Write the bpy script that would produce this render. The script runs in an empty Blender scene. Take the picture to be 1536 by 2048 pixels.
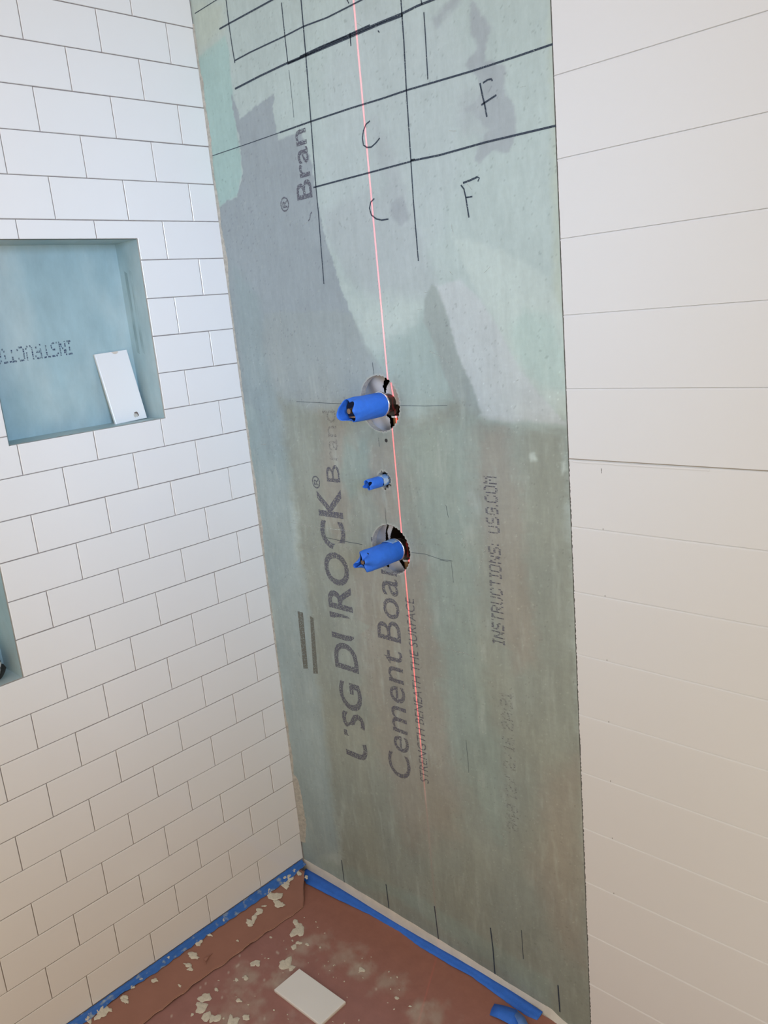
import bpy, math, random
import numpy as np
from mathutils import Vector, Matrix

S = 0.0254           # everything below is laid out in inches and scaled to metres here
scene = bpy.context.scene
col = scene.collection
random.seed(7)

# ------------------------------------------------------------------ camera
CAM_C = [61.8409, -45.8403, 55.3384]
CAM_R = [0.725099, 0.682491, -0.091852]
CAM_U = [-0.098196, 0.234488, 0.967147]
CAM_D = [-0.681608, 0.692258, -0.237045]
CAM_F = 1637.059

cam = bpy.data.objects.new('camera', bpy.data.cameras.new('camera'))
col.objects.link(cam)
_m = Matrix(((CAM_R[0], CAM_U[0], -CAM_D[0], CAM_C[0] * S),
             (CAM_R[1], CAM_U[1], -CAM_D[1], CAM_C[1] * S),
             (CAM_R[2], CAM_U[2], -CAM_D[2], CAM_C[2] * S), (0, 0, 0, 1)))
cam.matrix_world = _m
cam.data.sensor_fit = 'HORIZONTAL'
cam.data.sensor_width = 36
cam.data.lens = CAM_F / 1536 * 36
cam.data.clip_start = 0.02
scene.camera = cam

# ------------------------------------------------------------------ light
scene.view_settings.view_transform = 'Standard'
scene.view_settings.look = 'None'
scene.view_settings.exposure = 0.0
scene.view_settings.gamma = 1.0
scene.view_settings.use_curve_mapping = False
W = bpy.data.worlds.new('world'); scene.world = W; W.use_nodes = True
WC = dict(up=(0.300, 0.274, 0.250), down=(0.252, 0.172, 0.132), px=(0.266, 0.195, 0.101), my=(0.541, 0.578, 0.602))
def build_world():
    """the rest of the room as soft surroundings: above, below, to the right (+x) and behind the viewer (-y)"""
    nt = W.node_tree; N = nt.nodes; K = nt.links
    tc = N.new('ShaderNodeTexCoord'); sp = N.new('ShaderNodeSeparateXYZ'); K.new(tc.outputs['Generated'], sp.inputs[0])
    acc = None
    for key, ax, sg in (('up', 'Z', 1), ('down', 'Z', -1), ('px', 'X', 1), ('my', 'Y', -1)):
        m = N.new('ShaderNodeMath'); m.operation = 'MULTIPLY'; m.inputs[1].default_value = sg; m.use_clamp = True
        K.new(sp.outputs[ax], m.inputs[0])
        v = N.new('ShaderNodeVectorMath'); v.operation = 'SCALE'; v.inputs[0].default_value = WC[key]; K.new(m.outputs[0], v.inputs['Scale'])
        if acc is None: acc = v
        else:
            d = N.new('ShaderNodeVectorMath'); d.operation = 'ADD'; K.new(acc.outputs[0], d.inputs[0]); K.new(v.outputs[0], d.inputs[1]); acc = d
    K.new(acc.outputs[0], N['Background'].inputs[0]); N['Background'].inputs[1].default_value = 1.0
build_world()

def area(name, loc, target, sx, sy, power, color):
    l = bpy.data.lights.new(name, 'AREA'); l.shape = 'RECTANGLE'
    l.size = sx * S; l.size_y = sy * S; l.energy = power; l.color = color
    o = bpy.data.objects.new(name, l); col.objects.link(o)
    o.location = Vector(loc) * S
    o.rotation_euler = (Vector(target) - Vector(loc)).to_track_quat('-Z', 'Y').to_euler()
    return o
PW = 20.0
CEIL = (0.62, 0.51, 0.54); WIN = (0.100, 0.138, 0.200); FILL = (0.51, 0.40, 0.23)
area('ceiling_lamp_light', (46, -72, 140), (16, -10, 50), 60, 60, PW, CEIL)
w_ = area('window_daylight', (88, -48, 66), (0, -5, 56), 22, 30, PW, WIN); w_.data.spread = 0.95
area('warm_fill_light', (72, -70, 34), (10, 0, 34), 50, 40, PW, FILL)  # added warm fill for the lower walls, not a lamp of the room

# laser level: a red light that only shines in one upright plane
def laser_level():
    l = bpy.data.lights.new('laser_level_light', 'POINT'); l.shadow_soft_size = 0.0
    l.energy = 260.0; l.color = (1, 1, 1); l.use_nodes = True
    nt = l.node_tree; N = nt.nodes; K = nt.links
    em = N['Emission']; em.inputs['Color'].default_value = (1.0, 0.07, 0.10, 1)
    g = N.new('ShaderNodeNewGeometry')
    p0 = Vector((18.45, 0, 0)); d = Vector((0.46, -0.888, 0)).normalized()
    n = Vector((d.y, -d.x, 0))
    L = p0 + d * 46
    dot = N.new('ShaderNodeVectorMath'); dot.operation = 'DOT_PRODUCT'; dot.inputs[1].default_value = n
    K.new(g.outputs['Incoming'], dot.inputs[0])
    ab = N.new('ShaderNodeMath'); ab.operation = 'ABSOLUTE'; K.new(dot.outputs['Value'], ab.inputs[0])
    mr = N.new('ShaderNodeMapRange'); mr.interpolation_type = 'SMOOTHSTEP'
    mr.inputs['From Min'].default_value = 0.0004; mr.inputs['From Max'].default_value = 0.0017
    mr.inputs['To Min'].default_value = 1; mr.inputs['To Max'].default_value = 0
    K.new(ab.outputs[0], mr.inputs['Value'])
    sp = N.new('ShaderNodeSeparateXYZ'); K.new(g.outputs['Incoming'], sp.inputs[0])
    za = N.new('ShaderNodeMapRange'); za.interpolation_type = 'SMOOTHSTEP'
    za.inputs['From Min'].default_value = LZ0; za.inputs['From Max'].default_value = LZ1
    za.inputs['To Min'].default_value = LA0; za.inputs['To Max'].default_value = LA1
    K.new(sp.outputs['Z'], za.inputs['Value'])
    mu = N.new('ShaderNodeMath'); mu.operation = 'MULTIPLY'
    K.new(mr.outputs[0], mu.inputs[0]); K.new(za.outputs[0], mu.inputs[1])
    m2 = N.new('ShaderNodeMath'); m2.operation = 'MULTIPLY'; m2.inputs[1].default_value = 1.0
    K.new(mu.outputs[0], m2.inputs[0]); K.new(m2.outputs[0], em.inputs['Strength'])
    o = bpy.data.objects.new('laser_level_light', l); col.objects.link(o)
    o.location = (L.x * S, L.y * S, 44 * S)
LZ0, LZ1, LA0, LA1 = -0.57, -0.40, 0.06, 1.0
laser_level()

# ------------------------------------------------------------------ data measured on the wall and floor planes (inches)
DATA = {"layers":[["pale2", [[18.12,76.36], [23.49,74.78], [26.66,73.0], [28.58,67.64], [25.59,61.52], [23.38,57.17], [17.55,57.71], [13.16,61.49],
[14.13,70.9]],3,1.5], ["mint", [[-0.34,77.34], [3.91,77.94], [4.2,76.84], [3.92,73.2], [3.97,69.76], [3.87,67.45], [2.84,65.95], [0.35,65.47],
[-0.27,68.15]],0.25,0.2], ["faint", [[12.9,63.36], [16.25,63.58], [19.35,63.62], [21.23,65.13], [21.89,62.72], [22.75,59.94], [23.8,56.8],
[22.78,55.85], [18.39,56.19], [14.88,57.96]],1.2,0.8], ["pale3", [[14.77,57.22], [18.39,56.19], [22.75,55.51], [22.17,54.5], [19.0,52.85],
[16.42,53.34], [15.27,54.92]],3,1.8], ["olive", [[-0.09,81.72], [4.48,80.37], [3.8,78.05], [-0.29,77.56]],2.0,0.6], ["olive", [[33.82,71.74],
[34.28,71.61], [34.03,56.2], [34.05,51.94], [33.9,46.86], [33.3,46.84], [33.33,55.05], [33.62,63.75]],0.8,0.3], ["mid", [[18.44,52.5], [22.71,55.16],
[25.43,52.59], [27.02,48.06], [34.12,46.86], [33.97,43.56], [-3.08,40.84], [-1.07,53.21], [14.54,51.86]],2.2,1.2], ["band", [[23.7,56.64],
[23.89,56.79], [25.88,50.16], [27.18,47.36], [30.71,47.27], [33.95,47.18], [31.81,49.44], [30.17,51.42], [29.1,53.43], [27.61,55.49],
[26.04,56.93]],0.35,0.3], ["pale3", [[25.44,59.93], [27.64,55.81], [29.46,52.76], [30.53,50.76], [32.17,49.11], [33.92,47.31], [33.99,53.79],
[33.1,56.28], [30.96,57.71], [27.92,59.3]],0.5,0.4], ["mintp", [[29.92,53.71], [31.15,54.59], [33.34,53.83], [33.98,51.94], [33.87,49.43],
[32.02,49.76], [30.37,51.42]],1.2,0.5], ["wedge", [[23.53,56.82], [23.88,56.62], [24.24,55.74], [24.7,54.35], [25.4,52.25], [26.48,49.45],
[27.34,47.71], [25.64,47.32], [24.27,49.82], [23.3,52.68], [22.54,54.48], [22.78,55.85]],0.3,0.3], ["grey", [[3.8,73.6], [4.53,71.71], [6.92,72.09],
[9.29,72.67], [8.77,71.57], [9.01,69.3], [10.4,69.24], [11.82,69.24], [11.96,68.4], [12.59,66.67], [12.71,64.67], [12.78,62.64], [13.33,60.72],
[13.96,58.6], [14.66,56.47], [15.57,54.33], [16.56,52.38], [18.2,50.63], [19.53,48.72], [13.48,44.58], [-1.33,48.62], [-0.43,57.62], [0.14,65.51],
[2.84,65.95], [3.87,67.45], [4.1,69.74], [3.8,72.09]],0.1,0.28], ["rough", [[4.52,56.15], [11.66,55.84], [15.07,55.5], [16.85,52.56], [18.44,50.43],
[18.01,44.79], [1.47,44.01], [2.59,50.87]],0.3,0.3], ["bluegrey", [[0.85,60.94], [4.2,57.27], [3.89,53.03], [5.08,47.77], [5.44,44.2], [4.77,34.81],
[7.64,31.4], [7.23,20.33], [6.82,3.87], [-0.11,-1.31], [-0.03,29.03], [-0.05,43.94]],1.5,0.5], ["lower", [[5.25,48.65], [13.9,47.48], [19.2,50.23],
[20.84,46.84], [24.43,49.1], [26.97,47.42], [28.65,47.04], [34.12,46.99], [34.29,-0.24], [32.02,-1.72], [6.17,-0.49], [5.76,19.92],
[5.49,34.9]],1.8,0.8], ["brown", [[10.28,47.41], [13.25,47.06], [13.11,42.03], [11.57,35.73], [9.33,37.72], [9.57,43.09]],2,1], ["brown",
[[15.6,45.29], [18.69,46.01], [18.6,40.81], [18.35,38.74], [16.16,38.91], [15.46,42.2]],1.5,0.8], ["brown", [[12.0,34.43], [20.71,36.15], [21.5,28.7],
[21.98,19.95], [22.01,11.48], [15.93,7.85], [13.35,17.1], [12.12,26.55]],3,1.5], ["brown", [[26.94,47.0], [29.06,46.88], [29.97,41.85], [30.36,34.57],
[30.71,29.65], [28.71,28.76], [27.28,34.01], [26.5,41.53]],1.5,0.8], ["brown", [[30.85,20.38], [34.14,23.96], [33.82,4.62], [31.44,5.59],
[29.0,11.28]],3,1], ["green", [[19.78,46.43], [26.08,47.33], [25.4,39.15], [25.56,29.64], [26.84,21.55], [26.69,12.55], [21.71,19.86],
[21.1,34.97]],2,1.2], ["green", [[13.07,45.81], [15.62,45.5], [15.46,42.2], [12.85,40.29], [11.95,42.37]],0.8,0.4], ["green", [[2.68,1.16],
[7.27,2.06], [17.23,3.18], [23.41,2.7], [30.36,2.12], [30.23,-0.39], [21.61,0.7], [13.96,1.57], [2.36,-0.79]],1.0,0.4], ["smear", [[28.21,73.53],
[28.66,73.4], [28.87,72.24], [29.82,71.34], [29.35,70.58], [29.14,69.85], [30.33,69.13], [30.62,67.47], [31.08,66.66], [31.09,65.09], [30.45,64.41],
[29.31,64.48], [28.2,63.82], [27.75,64.2], [28.88,65.54], [29.21,65.71], [29.31,66.03], [28.78,66.26], [28.31,66.77], [27.35,67.15], [27.17,67.49],
[28.27,67.71], [28.81,68.11], [28.31,69.15], [27.39,69.95], [28.5,70.52], [28.3,71.42], [28.3,72.26]],0.25,0.5], ["smear", [[26.95,73.9],
[27.72,73.68], [26.48,73.19], [25.5,72.9], [25.28,73.16], [26.1,73.5]],0.7,0.7], ["smear", [[20.5,62.66], [21.45,62.92], [21.77,62.07], [21.94,61.45],
[21.14,61.09], [20.61,61.56], [20.15,62.14]],0.4,0.4], ["faint", [[19.38,68.42], [20.5,66.89], [21.43,64.77], [21.79,63.06], [20.49,62.93],
[19.78,65.05], [19.03,66.85]],1.2,0.6], ["faint", [[27.2,67.81], [28.88,69.01], [29.04,66.09], [27.81,65.45], [26.93,66.08]],1.2,1.2], ["pale3",
[[30.98,45.13], [31.3,45.25], [31.4,44.81], [31.03,44.69]],0.3,0.3], ["pale3", [[33.28,44.68], [33.82,45.05], [33.78,44.21], [33.39,43.92]],0.3,0.3],
["skim", [[9.15,34.57], [10.71,36.29], [12.27,36.27], [12.87,35.37], [11.65,34.15], [9.66,33.62]],0.15,0.15], ["skim", [[9.12,28.05], [10.61,29.27],
[12.21,29.4], [13.83,29.17], [12.99,28.39], [10.98,27.49], [9.14,27.33]],0.15,0.15], ["skim", [[9.59,17.93], [11.08,19.15], [12.05,19.19],
[11.8,17.35], [10.19,16.57]],0.2,0.2], ["skim", [[13.41,48.08], [14.8,47.69], [14.36,44.62], [13.27,45.2]],0.8,0.4]],"marks":[[0.07, [0.35,80.59],
[3.75,80.7]], [0.13, [3.32,78.61], [4.55,78.64], [10.29,78.73]], [0.11, [4.8,75.92], [6.78,76.0], [9.16,76.01], [11.06,76.01], [13.18,76.07],
[15.76,75.94], [18.07,76.0], [19.39,76.05]], [0.15, [4.35,73.93], [7.65,74.09], [11.01,74.18], [13.14,74.18], [15.75,74.23], [18.06,74.22],
[20.72,74.23], [22.76,74.2], [24.08,74.26], [25.64,74.23]], [0.13, [11.0,74.11], [13.12,74.12], [15.78,74.12], [18.09,74.12], [20.75,74.13],
[22.79,74.07]], [0.11, [12.47,74.25], [14.7,74.31], [17.31,74.3], [19.78,74.34]], [0.06, [0.09,69.63], [5.42,69.63], [9.26,69.65]], [0.12,
[9.26,69.65], [12.93,69.68], [17.14,69.66], [20.36,69.59], [22.68,69.59], [25.5,69.5], [28.14,69.42], [31.33,69.4], [34.17,69.41]], [0.12,
[12.43,65.07], [15.4,65.09], [18.54,65.1], [22.49,65.13]], [0.13, [22.5,65.16], [25.07,65.06], [28.77,65.12], [31.78,65.07], [34.13,65.03]], [0.12,
[22.5,65.22], [22.86,65.19]], [0.11, [4.63,80.44], [4.61,78.62], [4.66,77.09], [4.76,75.75]], [0.1, [11.08,78.26], [11.06,76.01], [11.07,74.16]],
[0.04, [11.1,73.67], [11.1,72.11], [11.08,70.35]], [0.12, [13.23,77.9], [13.18,76.07], [13.12,74.09], [12.93,69.68], [12.72,65.1]], [0.1,
[12.72,65.1], [12.7,63.21], [12.59,60.81], [12.47,57.87]], [0.11, [22.73,75.09], [22.7,72.48], [22.59,69.61], [22.5,65.16]], [0.1, [22.5,65.16],
[22.44,62.63], [22.46,58.56]], [0.09, [24.42,74.59], [24.46,74.21]], [0.09, [24.58,73.76], [24.57,72.43], [24.51,69.8]], [0.1, [17.83,74.38],
[17.81,73.56]], [0.09, [17.8,76.55], [17.99,76.18]], [0.08, [20.47,73.81], [20.59,73.66]], [0.11, [18.99,68.44], [18.57,68.3], [18.27,67.93],
[18.11,67.5], [18.15,67.02], [18.47,66.79], [18.91,66.74], [19.38,66.92], [19.8,67.16]], [0.11, [18.75,63.3], [18.38,63.12], [18.17,62.73],
[18.31,62.23], [18.77,61.89], [19.31,61.74], [19.95,61.72]], [0.12, [28.66,68.6], [28.79,67.88], [28.94,67.22], [29.04,66.56]], [0.11, [28.89,68.55],
[29.24,68.64], [29.54,68.62], [29.61,68.49]], [0.12, [28.67,67.33], [29.15,67.46], [29.85,67.64]], [0.11, [26.65,62.92], [26.88,62.64], [26.99,62.09],
[27.14,60.82]], [0.13, [26.83,63.02], [27.41,63.08], [28.03,63.19]], [0.09, [28.03,63.19], [28.18,63.1], [28.04,62.91]], [0.1, [26.99,62.09],
[27.53,62.07]], [0.1, [6.1,2.39], [6.12,1.13], [6.12,-0.34]], [0.12, [12.27,2.52], [12.31,1.31], [12.33,-0.14]], [0.12, [18.35,3.1], [18.42,1.38],
[18.48,-0.36]], [0.13, [24.63,4.1], [24.74,2.15], [24.76,-0.54]], [0.06, [27.84,5.55], [27.85,4.1], [27.86,2.74]], [0.13, [31.1,2.08], [31.13,0.89],
[31.16,-0.5]], [0.03, [7.45,48.53], [11.06,48.43], [13.86,48.37]], [0.03, [19.48,48.3], [21.99,48.29], [24.13,48.35]], [0.04, [17.0,51.6],
[17.04,50.68]], [0.03, [16.88,45.74], [16.9,45.02]], [0.04, [9.02,36.58], [10.75,36.52], [13.81,36.52]], [0.03, [19.28,36.57], [20.76,36.65],
[22.26,36.45], [23.5,36.47]], [0.03, [16.87,40.03], [16.85,38.57]], [0.03, [23.28,40.85], [23.43,39.9]], [0.03, [22.26,36.37], [23.39,36.38],
[23.44,34.73]], [0.03, [23.5,21.34], [23.55,19.56], [23.55,18.43]]],"scratches_laser":[[0.05, [4.05,37.45], [5.93,37.38], [7.97,37.38], [13.18,37.58]],
[0.05, [22.41,29.08], [23.31,28.95], [24.06,29.04], [24.92,28.86]], [0.03, [23.4,18.37], [24.38,18.04], [25.08,17.39]], [0.03, [25.81,35.72],
[26.95,38.58], [27.69,40.9]], [0.03, [22.69,38.24], [23.71,38.76], [24.66,38.68], [24.87,37.85]], [0.04, [7.28,35.29], [8.38,35.85], [10.25,36.19],
[12.21,35.91], [12.88,35.46]], [0.03, [22.88,52.24], [23.78,51.89], [24.64,51.3]], [0.04, [9.19,28.55], [10.61,29.27], [11.56,29.27], [12.19,29.26]],
[0.03, [32.81,24.24], [33.55,24.24]], [0.03, [29.05,21.43], [29.4,21.21]], [0.03, [29.43,16.36], [29.93,16.43]], [0.03, [6.7,56.26], [6.4,52.94]],
[0.02, [18.0,14.27], [18.15,11.84], [18.3,8.88], [18.29,4.23]], [0.03, [14.71,53.03], [14.6,51.47]], [0.03, [30.13,44.5], [30.61,44.36]], [0.03,  # the long upright stroke paints the laser line's faint lower end
[5.7,53.81], [5.76,52.75]]],"bars":[[[4.03,28.67], [4.82,28.67], [4.53,22.89], [3.85,22.72]], [[5.78,28.51], [6.25,28.4], [5.94,22.72],
[5.27,22.55]]],"bbot":[[-0.11,-0.39], [4.8,-0.31], [9.67,-0.38], [12.5,-0.39], [16.24,-0.46], [18.58,-0.52], [21.5,-0.57], [24.64,-0.71],
[27.55,-0.83], [30.35,-0.86], [31.12,-1.21], [32.48,-1.52],
[33.81,-1.76]],"groove":[95.007,90.461,85.916,81.37,76.825,72.279,67.734,63.189,58.643,54.098,49.552,45.007,40.461,35.916,31.371,26.825,22.28,17.734,13.189,8.643,4.098,-0.448,-4.993],"tapeB_lo":[[1.92,-1.62],
[6.03,-1.32], [10.31,-0.8], [14.09,-0.66], [16.97,-0.96], [20.51,-0.98], [22.87,-0.86], [27.1,-1.22], [29.52,-1.26]],"tapeB_end":[[29.61,-0.33],
[29.68,-0.7], [29.52,-1.26]],"torn":[[26.12,-2.32], [26.96,-1.72], [28.16,-1.6], [29.62,-2.05], [29.2,-2.85], [27.86,-3.0],
[26.68,-3.01]],"torn2":[[28.34,-1.83], [28.88,-1.78], [30.45,-2.23], [29.79,-3.34]],"tapeL_top":[[0.26,-0.46,-0.36], [0.37,-3.72,-0.39],
[0.25,-7.51,-0.36], [0.01,-11.97,-0.3], [-0.13,-14.86,-0.27], [-0.17,-17.95,-0.26], [-0.19,-21.57,-0.25],
[-0.01,-26.19,-0.3]],"tapeL_bot":[[0.65,-1.1,-0.46], [0.88,-2.48,-0.52], [0.88,-3.9,-0.52], [0.8,-7.95,-0.5], [0.68,-12.52,-0.47],
[0.68,-15.43,-0.47], [0.72,-18.43,-0.48], [0.45,-21.95,-0.41], [0.7,-24.91,-0.47]],"flap_edge":[[1.18,-1.17,-0.6], [4.34,-4.13,-1.39],
[4.3,-5.21,-1.38], [4.18,-7.22,-1.34], [4.03,-9.1,-1.31], [4.03,-11.16,-1.31], [3.99,-13.71,-1.3], [3.83,-15.36,-1.26], [3.93,-18.74,-1.28],
[3.88,-21.94,-1.27]],"splat_f":[[6.06,-6.4,18,10], [5.31,-5.89,8,5], [8.34,-9.89,14,10], [9.32,-9.94,6,5], [7.48,-7.57,5,4], [7.6,-8.17,4,6],
[6.32,-11.66,9,6], [6.3,-17.77,8,16], [5.67,-16.92,10,8], [6.78,-13.27,5,5], [6.39,-13.93,4,3], [5.88,-15.73,4,4], [7.5,-17.82,9,8],
[8.26,-17.73,8,9], [9.65,-16.77,10,12], [8.47,-15.21,5,3], [6.42,-18.66,4,2], [10.32,-15.86,6,5], [14.63,-6.13,5,5], [19.15,-6.55,3,3],
[6.81,-7.68,2,2], [4.81,-8.73,3,2], [8.89,-17.11,2,2], [20.6,-6.46,3,2], [8.34,-7.14,4,3], [9.57,-6.67,2,2],
[11.67,-13.9,2,2]],"splat_l":[[1.63,-5.33,-0.71,13,14], [2.44,-5.58,-0.91,11,12], [0.69,-5.31,-0.47,8,6], [1.98,-8.42,-0.8,9,9],
[2.16,-9.06,-0.84,7,9], [1.79,-7.7,-0.75,7,8], [1.55,-15.07,-0.69,10,9], [1.93,-15.99,-0.78,5,8], [2.41,-16.06,-0.9,5,5], [1.25,-18.99,-0.61,8,4],
[3.14,-17.68,-1.09,2,4], [2.95,-11.18,-1.04,3,2], [5.44,-16.06,-1.66,1,1], [0.64,-2.95,-0.46,14,7], [1.05,-3.51,-0.56,10,9], [0.36,-1.82,-0.39,9,6],
[0.99,-1.69,-0.55,4,8], [0.32,-10.79,-0.38,6,5], [0.8,-13.97,-0.5,10,4], [0.75,-12.69,-0.49,5,6], [0.01,-16.86,-0.3,6,3], [0.79,-24.04,-0.5,16,9],
[0.97,-23.31,-0.54,6,5], [0.59,-25.03,-0.45,10,7], [0.78,-21.86,-0.49,10,4], [1.21,-21.93,-0.6,5,8], [0.11,-24.58,-0.33,8,4], [0.4,-19.86,-0.4,6,3],
[0.52,-20.78,-0.43,7,3], [1.67,-6.79,-0.72,3,5], [1.79,-1.45,-0.75,5,4]],"tileF":[[10.01,-9.71], [15.98,-9.64],
[10.35,-12.62]],"smears":[[8.13,-6.96,3.0], [8.96,-10.12,2.2], [12.3,-6.07,3.0], [14.82,-6.32,2.0], [17.54,-5.96,2.6], [7.13,-12.98,3.0],
[9.53,-11.47,2.0], [22.63,-6.25,3], [9.72,-16.05,4], [9.78,-6.86,1.5], [21.16,-5.81,1.5]],"mortar":[[-0.1,19.39], [0.09,18.34], [-0.18,16.03],
[-0.13,13.79], [-0.07,11.52], [0.05,10.41], [0.73,9.38], [0.93,7.83], [0.96,6.67], [1.11,4.37], [0.6,2.36], [0.07,0.18]],"sheets":[[[[13.61,51.04],
[16.64,50.97], [16.92,50.19], [16.8,49.64], [16.92,48.93], [17.14,48.06], [16.94,47.34], [17.3,47.11], [17.16,46.46], [17.27,45.54], [12.8,45.38]],
[[17.73,49.93], [17.47,49.58], [17.29,49.0], [17.51,48.61], [17.85,48.33], [18.47,48.18], [19.56,48.16], [19.77,49.95], [18.52,50.34]]],
[[[13.25,38.37], [16.09,38.68], [15.46,37.31], [15.08,36.08], [14.67,32.89], [12.45,32.52]], [[15.85,37.62], [16.32,38.7], [16.54,38.21],
[16.17,37.48], [15.84,36.62], [16.71,35.34], [17.37,34.35], [16.91,33.26], [15.27,32.99]]]],"erase":[[11.44,35.71,1.38,0.6], [11.13,28.47,2.56,0.83],
[10.62,17.74,1.49,0.91], [10.05,33.21,0.66,0.29], [12.95,31.58,0.99,0.47]]}

# ------------------------------------------------------------------ helpers
def mat(name, color=(0.5, 0.5, 0.5), rough=0.5, var=0.0, vscale=8.0, bump=0.0, bscale=60.0, spec=0.5, metal=0.0,
        stretch=(1, 1, 1), attr=None, coat=0.0, color2=None, c2scale=4.0, c2lo=0.5, c2hi=0.65):
    m = bpy.data.materials.new(name); m.use_nodes = True
    nt = m.node_tree; N = nt.nodes; K = nt.links; b = N['Principled BSDF']
    b.inputs['Roughness'].default_value = rough
    b.inputs['Specular IOR Level'].default_value = spec
    b.inputs['Metallic'].default_value = metal
    b.inputs['Coat Weight'].default_value = coat
    tc = N.new('ShaderNodeTexCoord'); mp = N.new('ShaderNodeMapping'); mp.inputs['Scale'].default_value = stretch
    K.new(tc.outputs['Object'], mp.inputs['Vector'])
    if attr:
        a = N.new('ShaderNodeAttribute'); a.attribute_name = attr; src = a.outputs['Color']
    else:
        a = N.new('ShaderNodeRGB'); a.outputs[0].default_value = (*color, 1); src = a.outputs[0]
    if color2:
        n = N.new('ShaderNodeTexNoise'); n.inputs['Scale'].default_value = c2scale; n.inputs['Detail'].default_value = 6
        K.new(mp.outputs[0], n.inputs['Vector'])
        r = N.new('ShaderNodeMapRange'); r.inputs[1].default_value = c2lo; r.inputs[2].default_value = c2hi
        K.new(n.outputs['Fac'], r.inputs[0])
        x = N.new('ShaderNodeMix'); x.data_type = 'RGBA'; K.new(r.outputs[0], x.inputs['Factor'])
        K.new(src, x.inputs['A']); x.inputs['B'].default_value = (*color2, 1); src = x.outputs['Result']
    if var:
        n = N.new('ShaderNodeTexNoise'); n.inputs['Scale'].default_value = vscale; n.inputs['Detail'].default_value = 8
        n.inputs['Roughness'].default_value = 0.65
        K.new(mp.outputs[0], n.inputs['Vector'])
        r = N.new('ShaderNodeMapRange'); r.inputs[1].default_value = 0.3; r.inputs[2].default_value = 0.7
        r.inputs[3].default_value = 1 - var; r.inputs[4].default_value = 1 + var
        K.new(n.outputs['Fac'], r.inputs[0])
        x = N.new('ShaderNodeVectorMath'); x.operation = 'SCALE'; K.new(src, x.inputs[0]); K.new(r.outputs[0], x.inputs['Scale'])
        src = x.outputs[0]
    K.new(src, b.inputs['Base Color'])
    if bump:
        n = N.new('ShaderNodeTexNoise'); n.inputs['Scale'].default_value = bscale; n.inputs['Detail'].default_value = 5
        K.new(mp.outputs[0], n.inputs['Vector'])
        u = N.new('ShaderNodeBump'); u.inputs['Strength'].default_value = bump; u.inputs['Distance'].default_value = 0.002
        K.new(n.outputs['Fac'], u.inputs['Height']); K.new(u.outputs[0], b.inputs['Normal'])
    return m

def worn(name, color, lo, hi, scale=300, stretch=(1, 1, 1), maxa=1.0):
    """ink that has partly rubbed off: noise breaks it up"""
    m = mat(name, color, 0.7)
    nt = m.node_tree; N = nt.nodes; K = nt.links
    b = N['Principled BSDF']; tc = N.new('ShaderNodeTexCoord'); mp = N.new('ShaderNodeMapping'); mp.inputs['Scale'].default_value = stretch
    K.new(tc.outputs['Object'], mp.inputs['Vector'])
    n = N.new('ShaderNodeTexNoise'); n.inputs['Scale'].default_value = scale; n.inputs['Detail'].default_value = 4
    K.new(mp.outputs[0], n.inputs['Vector'])
    r = N.new('ShaderNodeMapRange'); r.inputs[1].default_value = lo; r.inputs[2].default_value = hi; r.inputs[4].default_value = maxa
    K.new(n.outputs['Fac'], r.inputs[0]); K.new(r.outputs[0], b.inputs['Alpha'])
    return m

class MB:
    def __init__(s): s.v = []; s.f = []; s.mi = []
    def add(s, vs, fs, mi=0):
        o = len(s.v); s.v += [tuple(v) for v in vs]; s.f += [[i + o for i in f] for f in fs]; s.mi += [mi] * len(fs)
    def box(s, a, b, mi=0):
        x0, y0, z0 = a; x1, y1, z1 = b
        s.add([(x0, y0, z0), (x1, y0, z0), (x1, y1, z0), (x0, y1, z0), (x0, y0, z1), (x1, y0, z1), (x1, y1, z1), (x0, y1, z1)],
              [(0, 3, 2, 1), (4, 5, 6, 7), (0, 1, 5, 4), (1, 2, 6, 5), (2, 3, 7, 6), (3, 0, 4, 7)], mi)
    def grid(s, rows, mi=0, closed=False):
        n = len(rows[0]); o = len(s.v)
        for r in rows: s.v += [tuple(p) for p in r]
        for i in range(len(rows) - 1):
            for j in range(n if closed else n - 1):
                k = (j + 1) % n
                s.f.append([o + i * n + j, o + i * n + k, o + (i + 1) * n + k, o + (i + 1) * n + j]); s.mi.append(mi)
    def tube(s, p, axis, r0, r1, length, n=32, mi=0, cap=True):
        p = Vector(p); ax = Vector(axis).normalized(); u = ax.orthogonal().normalized(); w = ax.cross(u)
        ring = lambda c, r: [tuple(c + (u * math.cos(t) + w * math.sin(t)) * r) for t in [2 * math.pi * i / n for i in range(n)]]
        s.grid([ring(p, r0), ring(p + ax * length, r1)], mi, True)
        if cap:
            s.add(ring(p, r0), [list(range(n))[::-1]], mi); s.add(ring(p + ax * length, r1), [list(range(n))], mi)
    def build(s, name, mats, parent=None, smooth=False, origin=None):
        me = bpy.data.meshes.new(name)
        o3 = Vector(origin) if origin is not None else Vector((0, 0, 0))
        me.from_pydata([((x - o3.x) * S, (y - o3.y) * S, (z - o3.z) * S) for x, y, z in s.v], [], s.f)
        if not isinstance(mats, (list, tuple)): mats = [mats]
        for m in mats: me.materials.append(m)
        me.polygons.foreach_set('material_index', s.mi)
        if smooth: me.polygons.foreach_set('use_smooth', [True] * len(me.polygons))
        me.update()
        o = bpy.data.objects.new(name, me); col.objects.link(o)
        if parent:
            o.parent = parent
            if origin is None and parent.location.length > 0: o.location = -parent.location
        else: o.location = o3 * S
        return o

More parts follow.
